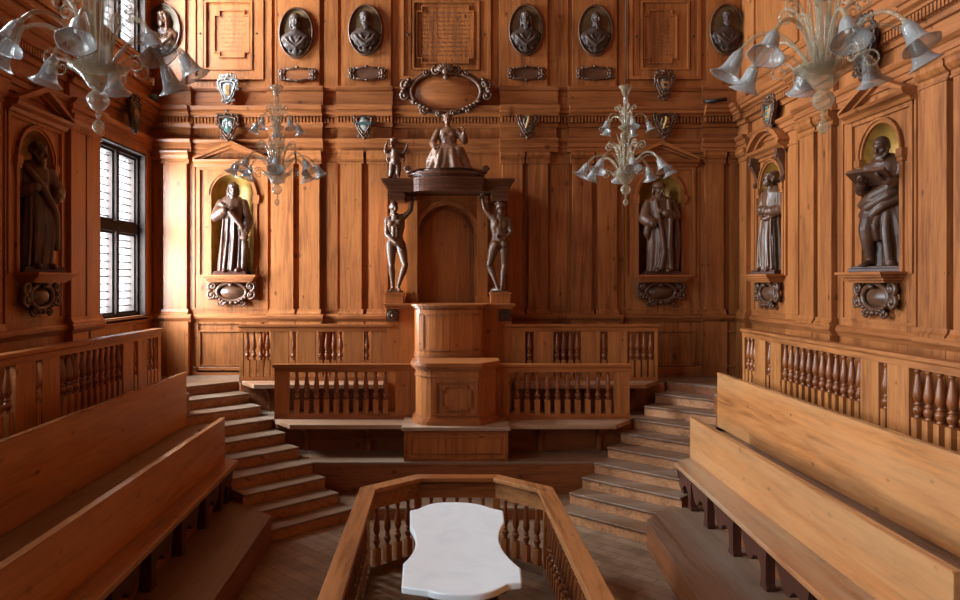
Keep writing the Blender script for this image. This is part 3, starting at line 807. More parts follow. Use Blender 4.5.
# foot block
mb = MB(); x0, x1 = bx(404, 10), bx(508, 10); zt_ = CZ-1.99
mb.box(x0, x1, 9.98, 10.7, L1, zt_-.05); o = mb.build('foot_block', M['pulpit'], ca)
mp = lambda u, d, z: (u, 9.98-d, z)
mb = MB(mp); frame_strip(mb, x0, x1, L1, zt_-.05, .04, 0, .012); frame_strip(mb, x0+.09, x1-.09, L1+.09, zt_-.13, .02, 0, .012); mb.build('panel_moulding', M['panel_x'], o)
mb = MB(); mb.box(x0-.03, x1+.03, 9.93, 10.7, zt_-.05, zt_); mb.build('foot_step', M['seat_x'], o, bevel=.006)
# lower desk: five-sided
LC = .165
def lowpoly(g=0.):
    w, h = .64+g, .315+g*.6
    return [(LC-w, 10.75), (LC-w, 10.40), (LC-h, 10.08-g), (LC+h, 10.08-g), (LC+w, 10.40), (LC+w, 10.75)]
def lowround(g=0.):
    w = .57+g; yf = 10.08-g
    pts = [(LC-w, 10.75)]
    for i in range(7):
        a = pi/2*i/6; pts.append((LC-w+.30*(1-cos(a)), 10.42-.34*sin(a)-(g if i else g)))
    pts += [(LC+.31+g*.6, yf), (LC+w, 10.40), (LC+w, 10.75)]
    return pts
zl0, zl1 = zt_, 1.915
mb = MB(); mb.prism(lowround(), zl0, zl1-.1); lo_ = mb.build('lower_desk', M['pulpit'], ca)
mb = MB(); moulded(mb, lowround, [(.05, zl0, zl0+.06), (.03, zl0+.06, zl0+.085), (.012, zl0+.085, zl0+.11), (.015, zl1-.2, zl1-.18), (.02, zl1-.11, zl1-.08), (.05, zl1-.08, zl1-.055)])
mb.build('moulding', M['rail_x'], lo_)
mb = MB(); moulded(mb, lowround, [(.07, zl1-.055, zl1-.02), (.06, zl1-.02, zl1)]); mb.build('desk_top', M['rail_x'], lo_, bevel=.005)
mb = MB(lambda u, d, z: (u, 10.08-d, z))
frame_strip(mb, LC-.30, LC+.30, zl0+.13, zl1-.24, .035, 0, .03)
a, b, c, d = LC-.21, LC+.21, zl0+.2, zl1-.31; q = .05
nt_ = [(a, c+q), (a+q, c+q), (a+q, c), (b-q, c), (b-q, c+q), (b, c+q), (b, d-q), (b-q, d-q), (b-q, d), (a+q, d), (a+q, d-q), (a, d-q)]
cxm, czm = (a+b)/2, (c+d)/2
nin = [(x+(.022 if x < cxm else -.022), z+(.022 if z < czm else -.022)) for x, z in nt_]
mb.ring_poly(nt_, nin, 0, .028)
mb.build('panel_moulding', M['panel'], lo_)
# upper desk: bowed front
def up_poly(g=0., wing=True):
    w = .535+g; yf = 10.98-g
    pts = []
    if wing: pts += [(xc(386)-g*.6, 11.9), (xc(388)-g, 11.42-g*.5)]
    pts += [(.075-w, 11.42-g*.5)]
    for i in range(1, 16):
        a = pi*i/16; pts.append((.075-w*cos(a)**1 if True else 0, 11.36-(11.36-yf)*sin(a)**.55))
    pts += [(.075+w, 11.42-g*.5)]
    if wing: pts += [(xc(510)+g, 11.42-g*.5), (xc(512)+g*.6, 11.9)]
    return pts
zu1 = CZ-23*11.2/F
zu0 = 1.3
mb = MB(); mb.prism([(.075-.535, 11.9)]+up_poly(0, False)+[(.075+.535, 11.9)], L2, zu1-.06); ud = mb.build('upper_desk', M['pulpit'], ca)
mb = MB(); mb.box(xc(388), xc(510), 11.47, 11.95, L2, zu1-.06); mb.build('side_pier', M['pulpit'], ca)
mb = MB(); moulded(mb, up_poly, [(.0, zu1-.085, zu1-.06), (.02, zu1-.06, zu1-.03), (.05, zu1-.03, zu1)]); mb.build('desk_cornice', M['rail_x'], ud)
pts = up_poly(.012, False)
mb = MB(); n0 = 3; sub = pts[n0:-n0]
def curve_strip(mb, pts, z0, z1, t=.015):
    for p, q in zip(pts, pts[1:]):
        e = Vector((q[0]-p[0], q[1]-p[1])).normalized(); nrm = Vector((e.y, -e.x))
        mb.prism([p, q, (q[0]-nrm.x*t, q[1]-nrm.y*t), (p[0]-nrm.x*t, p[1]-nrm.y*t)], z0, z1)
curve_strip(mb, sub, zu1-.17, zu1-.14); curve_strip(mb, sub, 1.99, 2.02); curve_strip(mb, sub[:2], 1.99, zu1-.14); curve_strip(mb, sub[-2:], 1.99, zu1-.14)
curve_strip(mb, pts, 1.90, 1.95)
mb.build('panel_moulding', M['panel'], ud)
# scroll brackets under the wings
for px in (394, 503.5):
    mb = MB(); x = xc(px)
    sp = [(x+.085*(1-i/40)*cos(i*.5), 11.44-.01*(i/40), zu1-.19+.075*(1-i/40)*sin(i*.5)) for i in range(36)]
    mb.tube(sp, [.017*(1-i/60) for i in range(36)], 6); mb.ball((x, 11.44, zu1-.19), (.03, .03, .03))
    mb.box(x-.1, x+.1, 11.45, 11.5, zu1-.28, zu1-.09)
    mb.build('scroll_bracket', M['carve'], ca)
# pedestals for the flayed figures
for a, b in ((386.5, 404), (490, 509)):
    mb = MB(); p, q = xc(a), xc(b)
    mb.box(p, q, 11.5, 11.9, zu1, zu1+.146); mb.box(p-.015, q+.015, 11.48, 11.9, zu1+.146, zu1+.171)
    mb.build('pedestal', M['pulpit'], ca)
# back frame with the arched recess
zt1 = zc(194)
xa, xb2 = xc(418), xc(475.5); hA = (xb2-xa)/2; um = (xa+xb2)/2
zsA = zc(204)-hA
mpc = lambda u, d, z: (u, 11.95-d, z)
mb = MB(mpc)
skin(mb, xc(388), xc(508), L3, zt1, [dict(u0=xa, u1=xb2, z0=L3, z1=zsA+hA, kind='arch')])
mb.box(xc(388), xc(508), -.25, -.21, L3, zt1); mb.box(xc(388), xc(388)+.02, -.4, 0, L3, zt1); mb.box(xc(508)-.02, xc(508), -.4, 0, L3, zt1)
n = 16
ar = arch_pts(um, hA, zsA, n)
full = [(xb2, L3)]+ar+[(xa, L3)]
mb.add([(p[0], 0, p[1]) for p in full]+[(p[0], -.22, p[1]) for p in full], [(i, i+1, len(full)+i+1, len(full)+i) for i in range(len(full)-1)])
bk = mb.build('back_frame', M['pulpit'], ca, fix=False)
mb = MB(mpc)
mb.ring_poly(arch_pts(um, hA+.07, zsA, 20), arch_pts(um, hA, zsA, 20), -.01, .03, closed=False)
mb.ring_poly(arch_pts(um, hA+.075, zsA, 20), arch_pts(um, hA+.05, zsA, 20), -.01, .045, closed=False)
for s, a in ((-1, xa), (1, xb2)):
    mb.box(a, a+s*.07, -.01, .03, zu1, zsA-.07); mb.box(a-s*.02, a+s*.1, -.05, .055, zsA-.075, zsA)
    mb.box(a-s*.08, a+s*.02, -.21, -.17, zu1, zsA)
mb.ring_poly(arch_pts(um, hA-.05, zsA, 20), arch_pts(um, hA-.09, zsA, 20), -.21, -.17, closed=False)
mb.build('recess_arch', M['panel'], bk)
for a, b in ((406, 417), (477.5, 488)):
    mb = MB(mpc); mb.box(xc(a), xc(b), -.01, .1, zu1, zt1-.02); mb.box(xc(a)-.02, xc(b)+.02, -.01, .13, zu1, zu1+.1); mb.box(xc(a)-.015, xc(b)+.015, -.01, .12, zt1-.12, zt1-.09); mb.build('pilaster', M['pulpit'], ca)
for a, b in ((389, 405), (491, 507)):
    mb = MB(mpc); mb.box(xc(a), xc(b), -.01, .42, zt1-.13, zt1); mb.box(xc(a)-.01, xc(b)+.01, -.01, .44, zt1-.06, zt1-.03); mb.build('capital', M['darkmould'], ca)
# canopy entablature, bowed in the middle
def can(g):
    l, r = xc(388)-g, xc(508)+g; c0, c1 = xc(414), xc(484); cm = (c0+c1)/2; w = (c1-c0)/2
    yf = 11.50-g
    pts = [(l, 12.3), (l, yf), (c0, yf)]
    for i in range(1, 16):
        a = pi*i/16; pts.append((cm-w*cos(a), yf-.22*sin(a)**.8))
    return pts+[(c1, yf), (r, yf), (r, 12.3)]
mb = MB(); zz = zc(193.5)
moulded(mb, can, [(-.02, zz, zz+.05), (.0, zz+.05, zz+.10), (.03, zz+.10, zz+.13), (.055, zz+.13, zz+.165), (.08, zz+.165, zc(181))])
mb.build('canopy', M['darkmould'], ca)
mb = MB(); cm = (xc(402)+xc(491))/2
def oval(rx, ry, yc, n=32): return [(cm+rx*cos(2*pi*i/n), yc+ry*sin(2*pi*i/n)) for i in range(n)]
zd = zc(181)
for rx, ry, a, b in ((.50, .34, zd, zd+.05), (.56, .37, zd+.05, zd+.075), (.62, .40, zd+.075, zd+.10), (.56, .36, zd+.10, zd+.125), (.42, .3, zd+.125, zd+.16)):
    mb.prism(oval(rx, ry, 11.75), a, b)
for s in (-1, 1):
    sp = [(cm+s*(.62-.0+.05*cos(i*.45)*(1-i/30)), 11.6, zd+.16+.055*(1-i/30)*sin(i*.45)) for i in range(26)]
    mb.tube(sp, [.022]*26, 6)
    mb.tube([(cm+s*.64, 11.6, zd+.11), (cm+s*.55, 11.6, zd+.13), (cm+s*.42, 11.6, zd+.16), (cm+s*.3, 11.6, zd+.17)], [.03, .03, .025, .01], 8)
mb.build('canopy_dish', M['darkmould'], ca)
ZSEATED = zd+.16
# ------------------------------------------------------------------ carved figures
def rotm(yaw=0, pitch=0, roll=0):
    return Matrix.Rotation(yaw, 3, 'Z') @ Matrix.Rotation(pitch, 3, 'X') @ Matrix.Rotation(roll, 3, 'Y')

class Fig(MB):
    def limb(s, pts, rad, seg=12, sub=4):
        """rounded tapering limb through the joints, closed at both ends"""
        pts = [Vector(p) for p in pts]; n = len(pts)
        if not hasattr(rad, '__len__'): rad = [rad]*n
        P_, R_ = [], []
        for i in range(n-1):
            p0, p1, p2, p3 = pts[max(0, i-1)], pts[i], pts[i+1], pts[min(n-1, i+2)]
            for k in range(sub):
                t = k/sub
                # mostly straight between joints, softened at them
                c = p1.lerp(p2, t)
                h = .5*((2*p1)+(p2-p0)*t+(2*p0-5*p1+4*p2-p3)*t*t+(3*p1-p0-3*p2+p3)*t**3)
                P_.append(c.lerp(h, .5)); R_.append(rad[i]*(1-t)+rad[i+1]*t)
        P_.append(pts[-1]); R_.append(rad[-1])
        d0 = (P_[0]-P_[1]).normalized(); d1 = (P_[-1]-P_[-2]).normalized()
        pre = [(P_[0]+d0*R_[0]*sin(a), R_[0]*cos(a)) for a in (1.45, 1.0, .5)]
        post = [(P_[-1]+d1*R_[-1]*sin(a), R_[-1]*cos(a)) for a in (.5, 1.0, 1.45)]
        s.tube([q[0] for q in pre]+P_+[q[0] for q in post], [q[1] for q in pre]+R_+[q[1] for q in post], seg)
        return s
    def loft(s, rings, seg=64, nf=9, seed=0):
        """cloth body: rings of (z, cx, cy, rx, ry, fold depth)"""
        rnd = random.Random(seed)
        ph = [rnd.uniform(0, 6.28) for _ in range(6)]; n1, n2 = nf, int(nf*1.7)+1
        fine = []
        for i in range(len(rings)-1):
            a, b = rings[i], rings[i+1]
            m = max(1, int(abs(b[0]-a[0])/.05))
            for k in range(m):
                t = k/m; t = t*t*(3-2*t)*.5+t*.5
                fine.append([a[j]*(1-t)+b[j]*t for j in range(6)])
        fine.append(list(rings[-1]))
        vs = []
        for z, cx, cy, rx, ry, am in fine:
            for k in range(seg):
                a = 2*pi*k/seg
                w = sin(n1*a+ph[0]+1.1*sin(z*2.1+ph[1])+sin(2*a+ph[4]))+.55*sin(n2*a+ph[2]+1.5*sin(z*3+ph[3]))
                w = math.copysign(abs(w)**.8, w)
                f = 1+am*w
                vs.append((cx+rx*f*cos(a), cy+ry*f*sin(a), z))
        R = len(fine)
        fs = [(r*seg+k, r*seg+(k+1) % seg, (r+1)*seg+(k+1) % seg, (r+1)*seg+k) for r in range(R-1) for k in range(seg)]
        fs += [tuple(range(seg))[::-1], tuple((R-1)*seg+k for k in range(seg))]
        return s.add(vs, fs, True)
    def head(s, c, yaw=0., pitch=0., roll=0., k=1., hair=None, beard=None, neck=True):
        R = rotm(yaw, pitch, roll); c = Vector(c)
        T = lambda x, y, z: c+R @ Vector((x*k, y*k, z*k))
        b = lambda p, r: s.ball(T(*p), tuple(q*k for q in r), R, 16, 10)
        l = lambda ps, rs: s.limb([T(*p) for p in ps], [r*k for r in rs], 8, 2)
        b((0, .012, .025), (.076, .093, .09)); b((0, -.03, -.04), (.058, .058, .078)); b((0, -.066, -.098), (.024, .02, .02))
        b((.035, -.055, -.03), (.026, .025, .03)); b((-.035, -.055, -.03), (.026, .025, .03))
        l([(0, -.086, .016), (0, -.104, -.012), (0, -.112, -.034)], [.010, .013, .016])
        l([(-.052, -.064, .024), (-.025, -.083, .03), (0, -.086, .026), (.025, -.083, .03), (.052, -.064, .024)], [.009, .012, .010, .012, .009])
        for q in (-1, 1):
            b((q*.03, -.076, .006), (.015, .011, .010)); b((q*.076, .012, -.008), (.011, .021, .032))
        l([(-.024, -.081, -.066), (0, -.09, -.063), (.024, -.081, -.066)], [.006, .009, .006]); l([(-.018, -.082, -.078), (0, -.088, -.079), (.018, -.082, -.078)], [.006, .009, .006])
        if neck:
            l([(0, .02, -.05), (0, .03, -.13), (0, .035, -.20)], [.05, .05, .06])
        rn = random.Random(int((c.x+c.z)*1000))
        if hair in ('short', 'curly', 'long', 'bun'):
            for i in range(60):
                a = rn.uniform(.15*pi, .85*pi)+ (0 if hair != 'x' else 0); e = rn.uniform(-.35, 1.4)
                if rn.random() < .3: a = rn.choice((.02*pi, .98*pi, .1*pi, .9*pi)); e = rn.uniform(-.1, 1.2)
                p = (.079*cos(a)*cos(e), .012+.095*sin(a)*cos(e), .028+.094*sin(e))
                b(p, (.02, .02, .016))
            for i in range(14):
                a = pi+(i+.5)/14*pi; b((.074*cos(a), .005+.083*sin(a)*.92, .07+.012*sin(i*2)), (.019, .017, .017))
            b((0, .02, .085), (.06, .07, .035))
        if hair == 'long':
            for q in (-1, 1):
                for j in range(4):
                    y0 = -.02+.03*j
                    l([(q*.07, y0-.005, .05), (q*.09, y0, -.03), (q*(.082+.01*(j % 2)), y0+.01, -.11), (q*(.095), y0, -.18), (q*.085, y0+.005, -.24)], [.02, .022, .02, .02, .012])
            for j in range(5):
                l([(-.05+.025*j, .10, .03), (-.055+.027*j, .115, -.08), (-.055+.027*j, .11, -.22)], [.025, .025, .018])
        if hair == 'bun': b((0, .1, .07), (.045, .05, .045))
        if hair == 'cap':
            s.ball(T(0, .01, .07), tuple(q*k for q in (.096, .108, .062)), R, 20, 10)
            l([(.09*cos(a), .008+.1*sin(a), .052) for a in [2*pi*i/14 for i in range(15)]], [.018]*15)
            for q in (-1, 1): l([(q*.082, .02, .04), (q*.084, .03, -.05), (q*.07, .04, -.12)], [.022, .024, .015])
        if hair == 'veil':
            s.ball(T(0, .025, .035), tuple(q*k for q in (.098, .105, .105)), R, 20, 12)
            for q in (-1, 1): l([(q*.06, -.01, .085), (q*.085, .012, .0), (q*.085, .03, -.10), (q*.11, .045, -.22)], [.018, .02, .026, .03])
            l([(0, .1, .02), (0, .11, -.1), (0, .1, -.24)], [.06, .075, .08])
        if hair == 'wreath':
            for i in range(22):
                a = 2*pi*i/22; b((.084*cos(a), .012+.096*sin(a), .062+.01*sin(i*2.4)), (.021, .021, .019))
        if beard:
            for i in range(16):
                x = rn.uniform(-.045, .045); z = rn.uniform(-.075-beard, -.075)
                b((x*(1-.4*abs(z+.07)/max(beard, .05)), -.068-.012*rn.random()+.1*abs(x)*.3, z), (.017, .017, .022))
            for q in (-1, 1): l([(q*.07, -.005, -.03), (q*.058, -.045, -.085), (0, -.078, -.12)], [.014, .02, .022])
            for q in (-1, 1): l([(0, -.098, -.05), (q*.025, -.088, -.06)], [.008, .007])
        return s
    def hand(s, w, d, nrm, k=1., curl=.7, thumb=1):
        """palm at wrist w pointing along d, palm facing nrm"""
        w, d, nrm = Vector(w), Vector(d).normalized(), Vector(nrm).normalized()
        nrm = (nrm-d*nrm.dot(d)).normalized(); sd = d.cross(nrm)
        R = Matrix((sd, nrm, d)).transposed()
        s.ball(w+d*.045*k, (.036*k, .015*k, .05*k), R, 10, 8)
        for i, (x, L) in enumerate(((-.027, .062), (-.009, .072), (.010, .068), (.028, .052))):
            p = w+d*.085*k+sd*x*k; a = 0.; pts = [p-d*.03*k, p]
            for f in (.45, .32, .26):
                a += curl*.75; p = p+(d*cos(a)+nrm*sin(a))*L*f*1.35*k; pts.append(p)
            s.limb(pts, [.0095*k]*2+[.009*k, .0085*k, .0075*k], 8, 2)
        p = w+d*.02*k+sd*thumb*.026*k
        s.limb([p, p+(sd*thumb*.8+d*.6+nrm*.25)*.035*k, p+(sd*thumb*.75+d*1.5+nrm*.7)*.042*k], [.013*k, .011*k, .009*k], 8, 2)
        return s
    def foot(s, a, dirx, diry, k=1., z=.03):
        d = Vector((dirx, diry, 0)).normalized(); a = Vector(a); r = Vector((-d.y, d.x, 0))
        s.limb([a+Vector((0, 0, 0)), Vector((a.x, a.y, z+.008))-d*.02*k], [.034*k, .034*k], 10, 2)
        s.limb([Vector((a.x, a.y, z+.01))-d*.035*k, Vector((a.x, a.y, z+.012))+d*.07*k, Vector((a.x, a.y, z-.006))+d*.13*k], [.033*k, .036*k, .026*k], 10, 3)
        for i in range(5):
            x = (-.032+.016*i)*k; p = Vector((a.x, a.y, z-.014))+d*(.13-.012*abs(i-1))*k+r*x
            s.limb([p, p+d*.035*k], [.0115*k if i else .014*k, .0095*k], 6, 1)
        return s
    def finish(s, name, mat, parent, voxel=.01, smooth=2):
        me0 = s.mesh('raw', mat); o = bpy.data.objects.new('raw', me0); COL.objects.link(o)
        r = o.modifiers.new('r', 'REMESH'); r.mode = 'VOXEL'; r.voxel_size = voxel; r.use_smooth_shade = True
        if smooth:
            m = o.modifiers.new('s', 'SMOOTH'); m.factor = .45; m.iterations = smooth
        dg = bpy.context.evaluated_depsgraph_get(); dg.update()
        me = bpy.data.meshes.new_from_object(o.evaluated_get(dg)); me.name = name
        bpy.data.objects.remove(o); bpy.data.meshes.remove(me0)
        me.materials.clear(); me.materials.append(mat)
        me.polygons.foreach_set('use_smooth', [True]*len(me.polygons))
        c = bpy.data.objects.new(name, me); COL.objects.link(c); c.parent = parent
        return c

def statue(label, loc, rz, plinth=(.25, .2)):
    t = thing('carved_statue', label, 'statue', loc, rz)
    mb = MB(); a, b = plinth
    mb.box(-a, a, -b, b, 0, .04); mb.box(-a+.02, a-.02, -b+.02, b-.02, .04, .065)
    mb.build('plinth', M['darkleg'], t, local=True, bevel=.006)
    return t

def robe(f, seed, hem=(.23, .19), hip=(.185, .155), waist=(.165, .125), chest=(.195, .135), sway=.0, nf=9, deep=1.):
    f.loft([(.05, 0, .0, hem[0], hem[1], .07*deep), (.15, 0, 0, hem[0]*.96, hem[1]*.97, .085*deep), (.45, sway*.5, -.01, (hem[0]+hip[0])/2, (hem[1]+hip[1])/2, .075*deep),
            (.78, sway, -.01, *hip, .05*deep), (.98, sway*.6, 0, *waist, .035*deep), (1.14, sway*.2, 0, *chest, .025*deep), (1.25, 0, .01, chest[0]*1.05, chest[1]*.92, .015*deep), (1.31, 0, .015, .155, .09, .01), (1.36, 0, .02, .075, .065, 0)], 72, nf, seed)

def sleeve(f, sh_, el, wr, r=(.075, .075, .06)):
    f.limb([sh_, el], [r[0], r[1]]); f.limb([el, wr], [r[1], r[2]])
    for t in (.35, .65, .9):                        # ridged folds round the sleeve
        p = Vector(el).lerp(Vector(wr), t*.8); f.ball(p, r[1]*1.08-.01*t)
    p = Vector(sh_).lerp(Vector(el), .6); f.ball(p, r[0]*1.07)

NF = .10                                            # how far statues stand out from the wall plane
def s_back_left():
    t = statue('dark robed statue with long hair and hand on chest, next to the tall bright window', (NB1, YB-.02, NZ0), .08, (.27, .24))
    f = Fig(); robe(f, 3, (.235, .19), sway=.02, nf=8, deep=1.2)
    f.head((.02, -.03, 1.445), .25, .12, .05, .98, 'long', .07)
    sleeve(f, (-.19, .0, 1.22), (-.27, -.06, .98), (-.10, -.17, 1.08), (.07, .085, .07)); f.hand((-.08, -.175, 1.09), (.9, -.1, .35), (0, 1, 0), .95, .4, 1)
    sleeve(f, (.19, .0, 1.22), (.245, .02, .95), (.24, -.10, .74), (.07, .08, .065)); f.hand((.235, -.115, .72), (-.05, -.35, -.9), (-.4, -.9, 0), .95, .8, -1)
    for x0, x1, y in ((-.14, -.17, -.17), (-.05, -.10, -.2), (.06, .02, -.205), (.15, .13, -.175)):
        f.limb([(x0*.9, y*.7, .95), (x0, y*.93, .6), (x1, y*.97, .08)], [.012, .02, .026])
    f.limb([(-.17, -.09, 1.2), (.0, -.165, 1.04), (.17, -.13, .82), (.22, -.12, .6)], [.035, .045, .045, .03])
    f.limb([(.2, -.1, .74), (.23, -.13, .45), (.2, -.14, .12)], [.06, .06, .04])
    f.ball((.235, -.17, .63), (.07, .06, .06))
    for x in (-.08, .10): f.limb([(x, -.14, .085), (x*1.15, -.24, .07)], [.04, .032])
    f.finish('body', M['statue'], t, .0095)
def s_back_right():
    t = statue('brown robed statue in a round cap, in the gilded niche by the sunlit steps', (NB2, YB-.02, NZ0), -.05, (.29, .24))
    f = Fig(); robe(f, 11, (.235, .19), (.215, .165), (.215, .145), (.225, .145), nf=7, deep=.85)
    f.head((-.03, -.05, 1.44), .35, .18, 0, 1.02, 'cap')
    sleeve(f, (-.2, .0, 1.2), (-.27, -.05, .95), (-.16, -.17, .86), (.085, .10, .085)); f.hand((-.13, -.19, .88), (.85, -.1, .5), (0, 1, .1), 1, .5, 1)
    sleeve(f, (.2, .0, 1.2), (.25, -.06, .98), (.06, -.19, 1.02), (.085, .09, .07)); f.hand((.04, -.2, 1.03), (-.8, -.1, .45), (0, 1, 0), 1, .6, -1)
    f.limb([(.1, -.16, 1.25), (.13, -.19, .9), (.11, -.2, .5), (.14, -.19, .1)], [.03, .04, .045, .045])
    f.limb([(-.1, -.15, 1.25), (-.03, -.19, .8), (.02, -.21, .4), (-.03, -.2, .1)], [.03, .035, .04, .04])
    f.limb([(-.2, -.1, .9), (-.24, -.11, .7), (-.22, -.09, .62)], [.07, .06, .03])
    f.limb([(.23, -.05, 1.0), (.27, -.04, .6), (.24, -.02, .1)], [.06, .07, .07])
    for x in (-.1, .07): f.limb([(x, -.14, .085), (x*1.1, -.26, .07)], [.045, .036])
    f.finish('body', M['flesh'], t, .0095)
def s_right_small():
    t = statue('slim robed statue with raised head in the gilded niche under the curved pediment', (XR+.02, NR1, NZ0), -1.25, (.26, .22))
    f = Fig(); robe(f, 21, (.19, .185), (.165, .15), (.15, .125), (.175, .13), sway=-.02, nf=8, deep=1.2)
    f.head((.0, -.06, 1.45), -.25, -.18, 0, 1.0, 'bun')
    f.limb([(0, .05, 1.53), (0, .1, 1.42), (0, .1, 1.25)], [.07, .075, .09])
    sleeve(f, (-.17, .0, 1.22), (-.22, -.02, .97), (-.06, -.17, .98), (.07, .08, .06)); f.hand((-.04, -.18, .98), (.9, -.1, .1), (0, 1, 0), .92, .5, 1)
    sleeve(f, (.17, .0, 1.22), (.22, -.03, .97), (.07, -.17, .95), (.07, .08, .06)); f.hand((.05, -.18, .95), (-.9, -.1, .1), (0, 1, 0), .92, .5, -1)
    for x0, x1 in ((-.12, -.14), (-.04, -.03), (.05, .08), (.12, .15)):
        f.limb([(x0*.8, -.125, .92), (x0, -.16, .55), (x1, -.165, .08)], [.013, .019, .024])
    f.limb([(-.15, -.1, .92), (.0, -.17, .84), (.15, -.1, .9)], [.03, .035, .03])
    for x in (-.07, .08): f.limb([(x, -.13, .085), (x*1.2, -.22, .07)], [.04, .032])
    f.finish('body', M['flesh'], t, .0095)
def s_reader():
    t = statue('bald bearded statue holding a large open book, in the gilded niche on the sunlit wall', (XR+.05, NR2, NZ0), -1.0, (.3, .26))
    f = Fig()
    f.loft([(.05, .07, .04, .20, .17, .09), (.3, .07, .04, .19, .165, .09), (.6, .04, .02, .20, .17, .07), (.85, .0, .0, .20, .165, .05), (1.0, 0, 0, .165, .13, .03), (1.15, 0, 0, .185, .14, .02), (1.25, 0, .01, .19, .125, .01), (1.31, 0, .015, .15, .09, 0), (1.36, 0, .02, .075, .065, 0)], 72, 8, 31)
    f.head((-.01, -.075, 1.435), -.1, .28, 0, 1.06, None, .10)
    sleeve(f, (-.19, .0, 1.2), (-.25, -.04, .97), (-.13, -.27, 1.0), (.078, .08, .06)); f.hand((-.12, -.29, 1.0), (.3, -.9, .15), (.0, 0, 1), 1, .5, -1)
    sleeve(f, (.19, .0, 1.2), (.26, -.06, .98), (.16, -.28, 1.02), (.078, .08, .06)); f.hand((.15, -.3, 1.02), (-.3, -.9, .1), (0, 0, 1), 1, .5, 1)
    # cloak swept across the hips
    f.limb([(.22, .0, 1.1), (.15, -.14, .98), (-.05, -.18, .86), (-.22, -.1, .78)], [.06, .07, .07, .05])
    f.limb([(.23, -.02, .98), (.1, -.17, .86), (-.1, -.19, .74), (-.22, -.08, .66)], [.06, .06, .06, .05])
    f.limb([(.22, -.06, .85), (.05, -.19, .74), (-.12, -.18, .6)], [.06, .05, .04])
    f.limb([(.22, -.02, .9), (.26, -.04, .5), (.22, .0, .08)], [.06, .07, .07])
    # forward leg, bare below the knee
    f.limb([(-.09, -.05, .82), (-.12, -.2, .48), (-.10, -.13, .12)], [.12, .085, .042]); f.limb([(-.12, -.16, .40), (-.11, -.12, .26)], [.06, .062])
    f.limb([(.06, -.08, .8), (.07, -.15, .5), (.10, -.13, .1)], [.06, .05, .05])
    f.limb([(-.0, -.12, .7), (-.03, -.19, .52), (-.02, -.16, .38)], [.05, .05, .04])
    f.limb([(-.16, -.04, .7), (-.2, -.1, .5), (-.19, -.06, .36)], [.06, .05, .03])
    f.foot((-.10, -.13, .12), -.2, -1, 1.05, .085)
    f.foot((.11, -.06, .12), .35, -1, 1.05, .085)
    f.finish('body', M['statue'], t, .0095)
    # open book
    bk = MB(lambda x, y, z: tuple(Vector((0, -.33, 1.07))+rotm(0, -.45+pi/2*0, 0) @ Vector((x, y, z))))
    for s_ in (-1, 1):
        prof = [(0, .0), (s_*.03, .022), (s_*.10, .03), (s_*.20, .02), (s_*.20, -.012), (0, -.02)]
        n = len(prof)
        bk.add([(p[0], -.14, p[1]) for p in prof]+[(p[0], .14, p[1]) for p in prof], [tuple(range(n)), tuple(range(n, 2*n))[::-1]]+[(i, n+i, n+(i+1) % n, (i+1) % n) for i in range(n)])
        bk.box(0, s_*.21, -.15, .15, -.026, -.014)
    bk.build('open_book', M['carve'], t, local=True)
def s_left():
    t = statue('shadowed cloaked statue with a hand on its hip, beside the tall bright window', (XL-.02, NLc, NZ0), 1.1, (.27, .24))
    f = Fig(); robe(f, 41, (.22, .19), (.195, .16), (.17, .135), (.195, .14), sway=.03, nf=7)
    f.head((.03, -.05, 1.45), .35, .1, 0, 1.04, 'curly', .06)
    sleeve(f, (.2, .0, 1.22), (.31, -.02, 1.0), (.20, -.14, .9), (.075, .085, .065)); f.hand((.19, -.15, .89), (-.7, -.3, -.3), (-.3, 1, 0), 1, .5, 1)
    sleeve(f, (-.2, .0, 1.22), (-.24, -.03, .96), (-.1, -.18, 1.0), (.075, .085, .065)); f.hand((-.08, -.19, 1.0), (.8, -.1, .3), (0, 1, 0), 1, .5, 1)
    f.limb([(-.16, -.1, 1.25), (.0, -.18, 1.0), (.18, -.15, .7), (.2, -.14, .3)], [.04, .05, .05, .04])
    for x0, x1 in ((-.15, -.18), (-.06, -.1), (.05, .0), (.14, .1)): f.limb([(x0*.8, -.125, .9), (x0, -.165, .5), (x1, -.17, .08)], [.016, .022, .026])
    for x in (-.08, .09): f.limb([(x, -.14, .085), (x*1.1, -.25, .07)], [.045, .036])
    f.finish('body', M['statue'], t, .0095)
for fn in (s_back_left, s_back_right, s_right_small, s_reader, s_left): fn()

